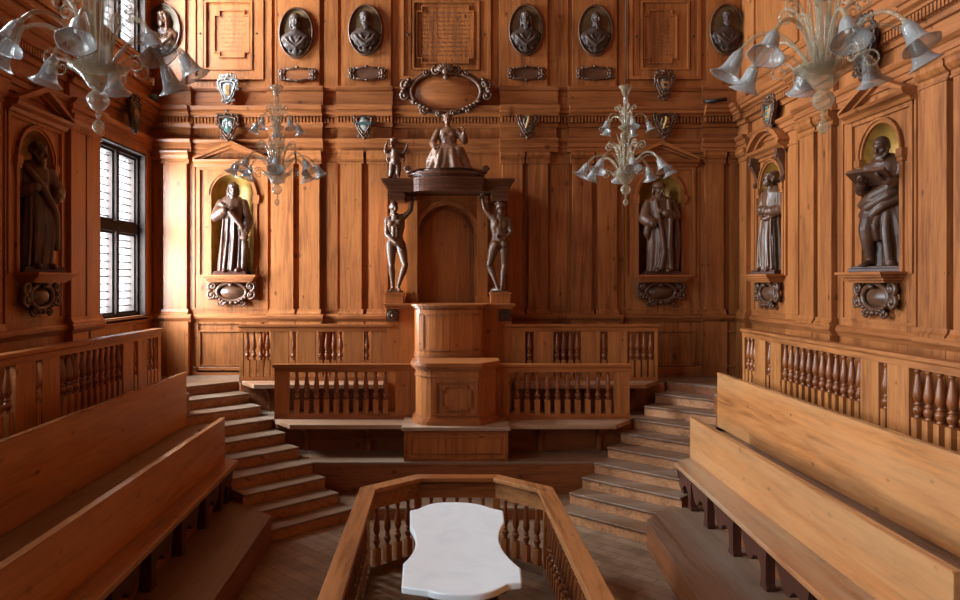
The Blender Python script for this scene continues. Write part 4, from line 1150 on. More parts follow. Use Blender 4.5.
def torso_nude(f, shl, shr, hl, hr, back=False, k=1.):
    shl, shr, hl, hr = map(Vector, (shl, shr, hl, hr))
    ms, mh = (shl+shr)/2, (hl+hr)/2; fr = 1 if back else -1
    mid = ms.lerp(mh, .55)+Vector((0, 0, 0))
    f.limb([ms+Vector((0, 0, .02)), ms.lerp(mh, .25), mid, mh.lerp(ms, .15), mh+Vector((0, 0, -.03))], [.075*k, .108*k, .088*k, .098*k, .085*k], 14)
    for p, q in ((shl, hl), (shr, hr)):
        f.limb([p.lerp(ms, .25), p.lerp(q, .35).lerp(ms.lerp(mh, .35), .25), p.lerp(q, .75).lerp(mid, .3), q], [.062*k, .075*k, .06*k, .075*k])
        f.ball(p, .056*k)
        y = -.075*k
        if back:
            f.ball(q+Vector((0, -.055, -.03))*k, (.066*k, .058*k, .07*k)); f.ball(p.lerp(ms, .5)+Vector((0, -.075, -.09))*k, (.05*k, .03*k, .07*k))
        else:
            f.ball(p.lerp(ms, .5)+Vector((0, -.08, -.075))*k, (.058*k, .035*k, .045*k))
            for j in range(3): f.ball(ms.lerp(mh, .42+.15*j)+Vector(((q.x-mh.x)*.4, -.088*k, 0)), (.026*k, .018*k, .028*k))
            f.ball(q.lerp(mh, .2)+Vector((0, .05, -.03))*k, (.065*k, .055*k, .07*k))
    if back: f.limb([ms+Vector((0, -.09*k, -.02)), mid+Vector((0, -.075*k, 0))], [.012*k, .012*k])
def leg_nude(f, h, kn, an, k=1.):
    h, kn, an = map(Vector, (h, kn, an))
    f.limb([h, h.lerp(kn, .35), h.lerp(kn, .8), kn], [.085*k, .082*k, .058*k, .05*k]); f.limb([kn, kn.lerp(an, .28)+Vector((0, .015, 0)), kn.lerp(an, .65), an], [.05*k, .056*k, .038*k, .03*k])
    f.ball(kn+Vector((0, -.02*k, 0)), .042*k)
def arm_nude(f, s_, e, w, k=1.):
    s_, e, w = map(Vector, (s_, e, w))
    f.limb([s_, s_.lerp(e, .45), e], [.05*k, .045*k, .034*k]); f.limb([e, e.lerp(w, .3), w], [.034*k, .038*k, .024*k])

zp = CZ-20*11.2/F+.125
t = thing('carved_statue', 'nude flayed figure seen from the front, one arm raised under the dark canopy', 'statue', (xc(395.5), 11.68, zp), 0)
f = Fig(); H = .005
torso_nude(f, (-.115, 0, 1.165), (.125, 0, 1.2), (-.06, 0, .80), (.075, -.01, .79))
f.head((-.02, -.03, 1.355), .35, .12, .1, .90, None); 
leg_nude(f, (-.065, 0, .78), (-.055, -.03, .42), (-.035, .03, .075)); leg_nude(f, (.085, -.01, .77), (.165, -.12, .43), (.05, .0, .10))
f.foot((-.035, .03, .075), -.25, -1, .95); f.foot((.05, .0, .09), .25, -1, .95)
arm_nude(f, (.13, 0, 1.2), (.25, -.03, 1.31), (.275, .0, 1.475)); f.hand((.275, 0, 1.475), (0, .1, 1), (0, -1, .2), .95, .25, 1)
arm_nude(f, (-.125, 0, 1.16), (-.135, -.04, .92), (.02, -.15, .785)); f.hand((.02, -.15, .785), (.75, -.1, -.55), (-.1, 1, 0), .95, .5, 1)
f.finish('body', M['flesh'], t, .0085)
mb = MB(); mb.box(-.13, .13, -.14, .12, 0, .028); mb.build('plinth', M['flesh'], t, local=True, bevel=.005)
t = thing('carved_statue', 'nude flayed figure turning its back, one arm folded behind, under the dark canopy', 'statue', (xc(499.5), 11.68, zp), 0)
f = Fig()
torso_nude(f, (-.125, 0, 1.2), (.125, 0, 1.165), (-.075, 0, .79), (.065, 0, .80), True)
f.head((.0, .02, 1.355), pi+.5, .1, 0, .90, 'short')
leg_nude(f, (-.08, 0, .77), (-.165, .06, .44), (-.045, -.02, .10)); leg_nude(f, (.07, 0, .78), (.075, .03, .42), (.03, -.02, .075))
f.foot((-.045, -.02, .09), -.5, .5, .95); f.foot((.03, -.02, .075), .3, .8, .95)
arm_nude(f, (-.13, 0, 1.2), (-.23, .0, 1.31), (-.275, .0, 1.475)); f.hand((-.275, 0, 1.475), (0, .1, 1), (0, -1, .2), .95, .25, -1)
arm_nude(f, (.135, 0, 1.16), (.175, -.06, .94), (.07, -.14, .86)); f.hand((.07, -.14, .86), (-.8, -.1, .2), (0, -1, 0), .95, .6, 1)
f.finish('body', M['flesh'], t, .0085)
mb = MB(); mb.box(-.14, .13, -.12, .14, 0, .028); mb.build('plinth', M['flesh'], t, local=True, bevel=.005)

# seated woman on the canopy
t = thing('carved_statue', 'seated wreathed woman in draped robes on top of the dark canopy', 'statue', (xc(448), 11.72, ZSEATED), 0)
f = Fig()
f.loft([(.0, 0, .02, .30, .22, .06), (.1, 0, 0, .29, .22, .07), (.24, 0, -.02, .245, .21, .06), (.33, 0, .02, .19, .16, .04), (.45, 0, .05, .135, .11, .02), (.58, 0, .05, .155, .105, .012), (.66, 0, .055, .15, .085, .0), (.71, 0, .06, .06, .055, 0)], 64, 8, 51)
f.head((-.01, .0, .83), -.1, .1, 0, .86, 'wreath')
for x in (-1, 1):
    f.limb([(x*.1, .0, .28), (x*.17, -.22, .29), (x*.15, -.22, .06)], [.09, .07, .07])
    f.ball((x*.06, -.02, .57), (.055, .045, .05))
f.limb([(.2, -.2, .3), (.29, -.12, .12), (.31, -.05, .03)], [.06, .06, .04]); f.limb([(-.2, -.2, .3), (-.29, -.12, .14), (-.32, -.05, .03)], [.06, .06, .04])
f.loft([(.0, 0.02, -.12, .37, .24, .09), (.08, 0.01, -.13, .32, .22, .09), (.2, 0, -.13, .275, .20, .07), (.31, 0, -.11, .245, .18, .05), (.38, 0, -.05, .17, .13, .02), (.43, 0, .02, .12, .1, 0)], 72, 9, 52)
f.limb([(.0, -.16, .36), (.16, -.24, .25), (.3, -.2, .1)], [.04, .045, .04]); f.limb([(-.17, -.12, .38), (-.05, -.26, .22), (.08, -.3, .04)], [.035, .04, .04])
for x in (-.1, .02, .12): f.limb([(x, -.26, .26), (x*1.2, -.3, .03)], [.018, .024])
sleeve(f, (-.16, .05, .64), (-.25, .0, .44), (-.22, -.16, .36), (.055, .055, .045)); f.hand((-.22, -.17, .36), (.1, -1, -.2), (0, 0, -1), .8, .5, 1)
sleeve(f, (.16, .05, .64), (.27, -.02, .47), (.25, -.15, .56), (.055, .055, .04)); f.hand((.25, -.16, .57), (.1, -.4, .8), (-1, 0, 0), .8, .9, 1)
for x, r in ((-.12, .3), (.0, .32), (.12, .3)): f.limb([(x*.7, .02, .62), (x*.4, -.05, .45)], [.012, .018])
f.finish('body', M['paleface'], t, .0085)
# small winged child
t = thing('carved_statue', 'small nude winged child standing on the cornice end beside the seated woman', 'statue', (xc(395.5), 11.68, zd), 0)
f = Fig()
f.limb([(-.01, 0, .48), (.0, -.02, .38), (.0, -.01, .28)], [.062, .078, .075]); f.ball((0, -.05, .33), (.06, .05, .06))
f.head((-.03, -.02, .60), -.35, .0, .15, .68, 'curly')
for x, kx, ax in ((-.04, -.055, -.085), (.04, .05, .045)):
    f.limb([(x, 0, .27), (kx, -.04, .15), (ax, .0, .04)], [.062, .048, .026]); f.foot((ax, 0, .05), -.3 if x < 0 else .3, -1, .62, .026)
f.limb([(-.06, 0, .475), (-.155, -.03, .45), (-.14, -.05, .56)], [.036, .03, .022]); f.hand((-.14, -.05, .56), (.3, 0, 1), (1, 0, 0), .6, .6, 1)
f.limb([(.05, 0, .475), (.14, -.02, .43), (.19, -.05, .53)], [.036, .03, .022]); f.hand((.19, -.05, .53), (.1, 0, 1), (-1, 0, 0), .6, .6, -1)
for q in (-1, 1):
    for j in range(4): f.limb([(q*.03, .06, .46-.02*j), (q*(.11+.01*j), .09, .48-.035*j), (q*(.15-.012*j), .09, .44-.05*j)], [.016, .02, .009])
f.finish('body', M['flesh'], t, .0075)

# ------------------------------------------------------------------ carved reliefs on the walls
def curl(mb, c, r, turns, a0, sgn, th, d=.03):
    pts = []; rad = []
    n = int(14*turns)
    for i in range(n+1):
        t = i/n; a = a0+sgn*2*pi*turns*t; rr = r*(1-.8*t)
        pts.append((c[0]+rr*cos(a), d+.012*t, c[1]+rr*sin(a))); rad.append(th*(1-.35*t))
    mb.tube(pts, rad, 6); mb.ball((c[0], d+.01, c[1]), th*1.1, None, 8, 6)
def ell(uc, zc_, a, b, n=40): return [(uc+a*cos(2*pi*i/n), zc_+b*sin(2*pi*i/n)) for i in range(n)]

def medallion(px, py, style, label, ground='medal', bustm='bronze'):
    uc, z = bx(px), bz(py); a, b = 17.2*.016986, 25.5*.016986
    t = thing('portrait_medallion', label, 'relief medallion', (uc, YB-.05, z), group=None)
    mb = MB(WB); mb.ring_poly(ell(uc, z, a, b), ell(uc, z, a-.03, b-.03), .03, .09)
    mb.tube([(u, .09, w_) for u, w_ in ell(uc, z, a-.012, b-.012)], .016, 6, closed=True)
    mb.build('frame', M['carve'], t)
    mb = MB(WB); mb.ext_d(ell(uc, z, a-.02, b-.02), .05, .06); mb.build('ground', M[ground], t)
    f = Fig(); k = .92; rn = random.Random(style)
    f.head((0, -.06, .165), (-.3, .3, .15, -.2, .4, -.35)[style], .05, 0, k, ('long', 'cap', 'short', 'long', None, 'short')[style], (.07, .02, .09, .1, .08, .06)[style])
    f.limb([(-.17, .0, -.10), (0, -.02, -.02), (.17, .0, -.10)], [.075, .09, .075])
    f.loft([(-.30, 0, .0, .07, .05, .0), (-.22, 0, 0, .18, .09, .07), (-.13, 0, 0, .215, .1, .07), (-.06, 0, 0, .18, .09, .04), (.0, 0, 0, .07, .06, 0)], 48, 9, style+60)
    for s_ in (-1, 1):
        f.limb([(s_*.17, -.03, -.06), (s_*.12, -.1, -.15), (0, -.1, -.24)], [.03, .03, .02]); f.limb([(s_*.1, -.05, -.03), (s_*.05, -.1, -.14), (s_*-.03, -.1, -.22)], [.022, .025, .015])
        f.limb([(0, -.06, -.30), (s_*.06, -.06, -.33), (s_*.1, -.06, -.29)], [.03, .022, .02])
    f.ball((0, -.05, -.32), (.06, .05, .04))
    o = f.finish('bust', M[bustm], t, .0085); o.location = (0, -.03, 0)
    o.scale = (1.06, .85, 1.1)
    return t
medallion(165, 31, 0, 'oval portrait medallion nearest the tall windows, half behind a chandelier', 'medal', 'carve')
medallion(297, 34.5, 1, 'oval portrait medallion of a capped man beside the inscription over the bearded robed statue')
medallion(366, 31.5, 2, 'oval portrait medallion just on the window side of the central inscription')
medallion(525.5, 31.5, 3, 'oval portrait medallion just on the shaded side of the central inscription')
medallion(594.5, 32, 4, 'oval portrait medallion between the centre and the hanging rod of the far chandelier')
medallion(725, 31, 5, 'dark oval portrait medallion in the corner by the sunlit wall')
D_ = [c for c in bpy.data.objects if c.name.startswith('portrait_medallion')]
D_[1]['label'] = 'oval portrait medallion between the engraved panel near the windows and the next medallion'

def name_plaque(px, py, label, bright=False):
    uc, z = bx(px), bz(py); a, b = 13.5*.016986, 5*.016986
    t = thing('name_plaque', label, 'plaque', (uc, YB-.05, z))
    mb = MB(WB); mb.ext_d([(uc-a, z-b), (uc+a, z-b), (uc+a, z+b), (uc-a, z+b)], .045, .065); mb.build('tablet', M['fascia'] if bright else M['carve'], t)
    mb = MB(WB)
    mb.tube([(uc-a, .07, z+b), (uc-a*.4, .075, z+b*1.15), (uc, .08, z+b*1.3), (uc+a*.4, .075, z+b*1.15), (uc+a, .07, z+b)], .019, 6)
    mb.tube([(uc-a, .07, z-b), (uc-a*.4, .075, z-b*1.1), (uc, .08, z-b*1.3), (uc+a*.4, .075, z-b*1.1), (uc+a, .07, z-b)], .019, 6)
    for s_ in (-1, 1):
        for q in (-1, 1):
            curl(mb, (uc+s_*(a+.035), z+q*.055), .06, 1.3, pi/2*(1+s_)*1.+q*.5, s_*q, .02, .065)
        mb.ball((uc+s_*(a+.04), .07, z), (.03, .025, .045), None, 8, 6); mb.ball((uc+s_*(a-.02), .08, z+b), .02, None, 8, 6); mb.ball((uc+s_*(a-.02), .08, z-b), .02, None, 8, 6)
    mb.ball((uc, .085, z+b*1.35), (.035, .025, .022), None, 8, 6); mb.ball((uc, .085, z-b*1.35), (.03, .02, .02), None, 8, 6)
    mb.build('scrolled_frame', M['carve'], t)
name_plaque(298, 75.5, 'scrolled name plaque nearest the windows, under a capped man\'s medallion', True)
name_plaque(367, 74.5, 'scrolled name plaque just on the window side of the large blank oval cartouche')
name_plaque(526, 74.5, 'scrolled name plaque just on the shaded side of the large blank oval cartouche')
name_plaque(594, 74.5, 'scrolled name plaque in shade beside the hanging rod of the far chandelier')

def inscription(p0, p1, y0, y1, q0, q1, r0, r1, label, t0=None):
    """moulded frame p0..p1 x y0..y1 (pixels) with notched text tablet q0..q1 x r0..r1"""
    U = bx; u0, u1, z0, z1 = U(p0), U(p1), bz(y1), bz(y0)
    t = thing('inscription_panel', label, 'inscription panel', ((u0+u1)/2, YB-.03, z0))
    mb = MB(WB); frame_strip(mb, u0, u1, z0, z1, .05, -.01, .05); w_ = .19
    frame_strip(mb, u0+.05, u1-.05, z0+.05, z1-.05, w_-.07, -.01, .025)
    frame_strip(mb, u0+w_, u1-w_, z0+w_*.85, z1-w_, .035, -.01, .045); mb.build('frame', M['panel'], t)
    a, b, c, d = U(q0), U(q1), bz(r1), bz(r0); q = .085
    pl = [(a, c+q), (a+q, c+q), (a+q, c), (b-q, c), (b-q, c+q), (b, c+q), (b, d-q), (b-q, d-q), (b-q, d), (a+q, d), (a+q, d-q), (a, d-q)]
    cxm, czm = (a+b)/2, (c+d)/2
    ins = [(x+(.022 if x < cxm else -.022), z+(.022 if z < czm else -.022)) for x, z in pl]
    mb = MB(WB); mb.ring_poly(pl, ins, -.01, .03); mb.build('notched_border', M['panel'], t)
    mb = MB(WB); rn = random.Random(int(p0))
    z = d-.13
    while z > c+.1:
        u = a+.07+rn.uniform(0, .05); e = b-.07-rn.uniform(0, .05)
        while u < e:
            l = min(rn.uniform(.03, .13), e-u)
            k = u
            while k < u+l-.006:
                h = rn.choice((.026, .026, .02, .03)); mb.box(k, k+rn.uniform(.005, .009), 0, .003, z, z+h); k += .017
            u += l+.03
        z -= .072
    mb.build('lettering', M['ink'], t)
    mb = MB(WB)
    for u, z in ((u0+w_+.02-.09, (c+d)/2), (u1-w_+.07, (c+d)/2), ((a+b)/2, z0+w_*.5)): mb.ball((u, .03, z), (.02, .015, .02), None, 8, 6)
    mb.build('stud', M['iron'], t)
inscription(193.5, 264, -10, 80, 214, 250, 10, 58, 'framed wooden panel with engraved lines between the windows and the far chandelier')
inscription(401, 490.5, -10, 80, 416, 474, 6, 64, 'framed wooden panel with engraved lines above the blank oval cartouche')
inscription(629, 700, -10, 80, 643, 677, 10, 64, 'framed wooden panel with engraved lines in shade by the sunlit wall corner')

# large blank oval cartouche above the pulpit
YQ = .27
uq, zq = bx(446), bz(95.5)
t = thing('cartouche', 'large blank oval cartouche with carved scrolls above the seated woman', 'cartouche', (uq, YB-.1, zq))
mb = MB(WB); A, B = .56, .315; n = 44
vs = [(uq, YQ-.0, zq)]
for r, d in ((.33, .0), (.66, -.02), (1., -.07)):
    vs += [(uq+A*r*cos(2*pi*i/n), YQ+d, zq+B*r*sin(2*pi*i/n)) for i in range(n)]
fs = [(0, 1+i, 1+(i+1) % n) for i in range(n)]
for k in range(2): fs += [(1+k*n+i, 1+(k+1)*n+i, 1+(k+1)*n+(i+1) % n, 1+k*n+(i+1) % n) for i in range(n)]
mb.add(vs, fs, True); mb.ext_d(ell(uq, zq, A, B), .02, .19); mb.build('oval_field', M['panel_x'], t)
mb = MB(WB)
mb.tube([(u, YQ-.03, z) for u, z in ell(uq, zq, A+.02, B+.02)], .035, 8, closed=True)
mb.tube([(u, YQ-.05, z) for u, z in ell(uq, zq, A+.08, B+.06)], .022, 8, closed=True)
rn = random.Random(5)
for i in range(46):
    a = 2*pi*i/46
    if .30 < (a/pi) % 2 < .70: continue
    if 1.15 < (a/pi) % 2 < 1.85 and i % 2: mb.ball((uq+(A+.06+rn.uniform(-.02, .03))*cos(a), YQ-.01, zq+(B+.05)*sin(a)), (.04, .03, .028), None, 8, 6)
for s_ in (-1, 1):
    curl(mb, (uq+s_*.16, zq+B+.03), .08, 1.4, pi/2, -s_, .026, YQ)
    curl(mb, (uq+s_*.33, zq+B-.0), .06, 1.2, 0 if s_ < 0 else pi, s_, .02, YQ)
    curl(mb, (uq+s_*(A+.1), zq+.12), .095, 1.4, -pi/2, s_, .032, YQ-.02)
    curl(mb, (uq+s_*(A+.12), zq-.07), .085, 1.4, pi/2, -s_, .03, YQ-.02)
    curl(mb, (uq+s_*.38, zq-B-.0), .07, 1.3, 0, s_, .022, YQ)
    curl(mb, (uq+s_*.12, zq-B-.05), .06, 1.3, 0, s_, .022, YQ)
    for j in range(5):
        mb.ball((uq+s_*(A+.06+.025*j), YQ, zq+.2-.05*j), (.04, .03, .03), None, 8, 6); mb.ball((uq+s_*(.3+.06*j), YQ, zq-B*.92+.03*j), (.045, .035, .03), None, 8, 6)
for j in range(9):
    a = pi*(j+.5)/9; mb.tube([(uq, YQ+.02, zq+B-.02), (uq+.1*cos(a), YQ+.05, zq+B+.02+.08*sin(a)), (uq+.17*cos(a), YQ+.02, zq+B+.02+.13*sin(a))], [.02, .03, .015], 6)
mb.ball((uq, YQ+.04, zq+B+.01), (.07, .05, .06)); mb.ball((uq, YQ+.03, zq+B-.09), (.05, .04, .045))
mb.build('carved_border', M['carve'], t)

# consoles under the niche statues
def console(W, uc, label):
    p = W(uc, 0, NZ0)
    t = thing('console_shelf', label, 'console', p)
    mb = MB(W)
    for hw, d, a, b in ((.46, .30, NZ0-.035, NZ0), (.43, .27, NZ0-.065, NZ0-.035), (.40, .23, NZ0-.10, NZ0-.065), (.37, .2, NZ0-.125, NZ0-.10)): mb.box(uc-hw, uc+hw, 0, d, a, b)
    mb.build('shelf', M['panel_x'] if W.side == 'back' else M['panel_y'], t, bevel=.006)
    zc_ = NZ0-.29; mb = MB(W)
    A, B = .22, .12; n = 32; vs = [(uc, .12, zc_)]
    for r, d in ((.5, .11), (1., .05)): vs += [(uc+A*r*cos(2*pi*i/n), d, zc_+B*r*sin(2*pi*i/n)) for i in range(n)]
    mb.add(vs, [(0, 1+i, 1+(i+1) % n) for i in range(n)]+[(1+i, 1+n+i, 1+n+(i+1) % n, 1+(i+1) % n) for i in range(n)], True)
    mb.build('cartouche_field', M['carve'], t)
    mb = MB(W)
    mb.tube([(u, .07, z) for u, z in ell(uc, zc_, A+.03, B+.03, 32)], .034, 8, closed=True)
    for s_ in (-1, 1):
        curl(mb, (uc+s_*.32, zc_+.10), .085, 1.4, -pi/2, s_, .03, .08); curl(mb, (uc+s_*.33, zc_-.05), .08, 1.4, pi/2, -s_, .028, .08)
        curl(mb, (uc+s_*.17, zc_-B-.05), .07, 1.3, 0 if s_ > 0 else pi, -s_, .02, .08); curl(mb, (uc+s_*.06, zc_-B-.06), .045, 1.2, 0 if s_ > 0 else pi, s_, .017, .08)
        for j in range(4): mb.ball((uc+s_*(.24-.05*j), .1, zc_-B*.75-.03*j), (.035, .03, .025), None, 8, 6)
        mb.tube([(uc+s_*.25, .07, zc_-.1), (uc+s_*.36, .1, zc_-.12), (uc+s_*.42, .08, zc_-.05)], [.02, .022, .008], 6)
    mb.ball((uc, .1, zc_-B-.06), (.04, .035, .035), None, 8, 6); mb.ball((uc, .12, zc_+B), (.05, .04, .03), None, 8, 6)
    mb.build('carved_scrolls', M['carve'], t)
console(WB, NB1, 'console shelf with scrolled cartouche under the statue with its hand on its chest')
console(WB, NB2, 'console shelf with scrolled cartouche under the capped statue on the shaded end wall')
console(WR, NR1, 'console shelf with scrolled cartouche under the slim statue with raised head')
console(WR, NR2, 'console shelf with scrolled cartouche under the book-reading statue')
console(WL, NLc, 'shadowed console shelf with scrolled cartouche under the statue on the window wall')

# carved consoles flanking the curved pediment
t = MB(WR)
for s_ in (-1, 1):
    u = NR1+s_*.46
    t.ext_u([(-.01, 5.0), (.15, 5.0), (.155, 4.94), (.13, 4.85), (.08, 4.76), (.05, 4.66), (.055, 4.61), (.08, 4.58), (.075, 4.54), (.04, 4.52), (-.01, 4.52)], u-.05, u+.05)
    curl(t, (u, 4.9), .045, 1.2, 0, 1, .014, .15); curl(t, (u, 4.57), .03, 1.2, 0, -1, .011, .08)
t.build('scroll_bracket', M['carve'], wr)

# painted coats of arms
def shield(W, uc, z, d, hw, hh, border, field, charge, label, kind):
    t = thing('coat_of_arms', label, 'coat of arms', W(uc, d, z))
    out = []
    for i in range(9): out.append((uc-hw+2*hw*i/8, z+hh*.72+.12*hh*cos((i/8-.5)*2*pi)*.5))
    for i in range(1, 12):
        a = i/12; out.append((uc+hw*(1-.9*a**2.2)*(1+.05*sin(a*8)), z+hh*.72-1.6*hh*a))
    out.append((uc, z-hh*.98))
    for i in range(11, 0, -1):
        a = i/12; out.append((uc-hw*(1-.9*a**2.2)*(1+.05*sin(a*8)), z+hh*.72-1.6*hh*a))
    k = .58
    mb = MB(W); mb.ext_d(out, d-.02, d+.035)
    mb.tube([(u, d+.035, w_) for u, w_ in out], .017, 6, closed=True)
    for s_ in (-1, 1):
        curl(mb, (uc+s_*hw*.62, z+hh*.88), hw*.30, 1.3, -pi/2, s_, .014, d+.03); curl(mb, (uc+s_*hw*.95, z+hh*.1), hw*.22, 1.3, pi/2, s_, .013, d+.03)
        curl(mb, (uc+s_*hw*.5, z-hh*.75), hw*.22, 1.2, 0, s_, .012, d+.03)
    mb.ball((uc, d+.045, z+hh*.92), (hw*.28, .03, hh*.13), None, 10, 6); mb.ball((uc, d+.035, z-hh*.95), (hw*.2, .025, hh*.1), None, 10, 6)
    for i in range(0, len(out), 3): mb.ball((uc+(out[i][0]-uc)*.92, d+.04, z+(out[i][1]-z)*.92), (hw*.16, .025, hh*.075), None, 8, 6)
    mb.tube([(uc+(u-uc)*.72, d+.045, z+(w_-z)*.72) for u, w_ in out], .02, 6, closed=True)
    for q in range(3): mb.ball((uc+(q-1)*hw*.32, d+.04, z+hh*(1.02 if q == 1 else .97)), (hw*.13, .02, hh*.08), None, 8, 6)
    mb.build('carved_border', M[border], t)
    mb = MB(W); n = 24
    ov = [(uc+hw*k*cos(2*pi*i/n), z-.02*hh+hh*.56*sin(2*pi*i/n)*(1 if sin(2*pi*i/n) > 0 else 1.1)) for i in range(n)]
    vs = [(uc, d+.065, z)]+[(uc+(u-uc)*.6, d+.06, z+(w_-z)*.6) for u, w_ in ov]+[(u, d+.036, w_) for u, w_ in ov]
    mb.add(vs, [(0, 1+i, 1+(i+1) % n) for i in range(n)]+[(1+i, 1+n+i, 1+n+(i+1) % n, 1+(i+1) % n) for i in range(n)], True)
    mb.build('painted_field', M[field], t)
    mb = MB(W); e = d+.062
    if kind == 'tower':
        mb.box(uc-hw*.22, uc+hw*.22, e-.01, e+.012, z-hh*.4, z+hh*.2)
        for q in (-1, 0, 1): mb.box(uc+q*hw*.16-hw*.06, uc+q*hw*.16+hw*.06, e-.01, e+.012, z+hh*.2, z+hh*.32)
    elif kind == 'eagle':
        mb.ball((uc, e, z), (hw*.16, .02, hh*.24), None, 10, 6); mb.ball((uc, e, z+hh*.3), (hw*.1, .02, hh*.09), None, 8, 6)
        for s_ in (-1, 1):
            for j in range(3): mb.tube([(uc+s_*hw*.1, e, z+hh*(.15-.08*j)), (uc+s_*hw*(.35+.05*j), e-.005, z+hh*(.25-.15*j)), (uc+s_*hw*.45, e-.01, z+hh*(.02-.17*j))], [.014, .013, .006], 6)
    elif kind == 'band':
        mb.ext_d([(uc-hw*.68, z-hh*.08), (uc+hw*.68, z-hh*.08), (uc+hw*.68, z+hh*.12), (uc-hw*.68, z+hh*.12)], d+.03, e+.006)
        mb.ball((uc, e-.01, z+hh*.36), (hw*.3, .02, hh*.12), None, 10, 6)
    elif kind == 'lion':
        mb.tube([(uc-hw*.2, e, z-hh*.4), (uc-hw*.05, e, z-hh*.1), (uc+hw*.1, e, z+hh*.2), (uc+hw*.02, e, z+hh*.38)], [.02, .03, .03, .02], 6)
        for q in (-.3, -.05, .15): mb.tube([(uc+hw*.02, e, z+hh*q), (uc+hw*.35, e, z+hh*(q+.1))], [.014, .01], 6)
        mb.tube([(uc-hw*.1, e, z-hh*.3), (uc-hw*.42, e, z-hh*.05), (uc-hw*.3, e, z+hh*.25)], [.01, .01, .014], 6)
    else:
        for q in (-.34, 0., .34): mb.ball((uc, e-.008, z+hh*q), (hw*.3, .02, hh*.13), None, 10, 6)
    mb.build('painted_charge', M[charge], t)
px_m = .016986
def bshield(px, py, w_, h_, d, *a): shield(WB, bx(px), bz(py), d, w_*px_m/2, h_*px_m/2, *a)
bshield(230.5, 92, 19, 29, .12, 'silver', 'p_white', 'p_ochre', 'pale painted coat of arms with a gold figure, the upper one over the bearded statue', 'tower')
bshield(230.5, 127.5, 21, 31, .14, 'carve', 'p_green', 'p_grey', 'dark painted coat of arms with a pale bird, the lower one over the bearded statue', 'eagle')
bshield(365.5, 126.5, 20, 29, .16, 'carve', 'p_grey', 'p_teal', 'silvery coat of arms with a dark band, near the winged child', 'band')
bshield(526.5, 125, 21, 31, .16, 'carve', 'p_teal', 'p_ochre', 'dark coat of arms with an ochre beast, between the oval cartouche and the far chandelier', 'lion')
bshield(662, 87.5, 19, 30, .12, 'carve', 'p_ochre', 'p_black', 'brown coat of arms, the upper one over the capped robed statue', 'roundels')
bshield(662, 125, 22, 32, .14, 'carve', 'p_black', 'p_gold', 'black coat of arms with a gold beast, the lower one over the capped robed statue', 'lion')
shield(WR, 10.98, 5.56, .12, .19, .27, 'carve', 'p_ochre', 'p_green', 'carved coat of arms above the curved pediment on the sunlit wall', 'roundels')
shield(WR, 8.39, 5.72, .2, .26, .36, 'bronze', 'p_black', 'p_ochre', 'dark coat of arms over the book-reading statue, behind a chandelier', 'eagle')
shield(WL, 11.25, 5.62, .16, .19, .3, 'bronze', 'p_black', 'p_ochre', 'shadowed coat of arms on the wall above the tall bright window', 'eagle')

# small fittings in the corner
o = MB(WB); o.box(bx(150.6), bx(157), .1, .15, bz(89.5), bz(80)); s1 = tag(o.build('motion_sensor', M['white'], bevel=.006), 'small white sensor box in the corner above the tall window', 'sensor')
o = MB(WB); o.ball((bx(154.3), .15, bz(86)), .022, None, 10, 6); o.build('lens', M['iron'], s1)
o = MB(WB); o.lathe([(0, -.07), (.05, -.07), (.075, -.03), (.075, .03), (.04, .05), (0, .05)], (bx(157.5), .18, bz(100)), 14); s2 = tag(o.build('wall_lamp', M['blue']), 'small dark blue lamp just below the white sensor box', 'lamp')
o = MB(WB); o.box(bx(156), bx(159), 0.0, .16, bz(100.5), bz(99)); o.build('bracket', M['iron'], s2)
o = MB(WB)
o.tube([(bx(702), .16, bz(104)), (bx(722), .2, bz(102))], .03, 10); o.tube([(bx(701), .0, bz(99)), (bx(701), .14, bz(103.5))], .012, 6)
tag(o.build('spotlight', M['iron']), 'small black spotlight tube on the ledge in the corner by the sunlit wall', 'spotlight')
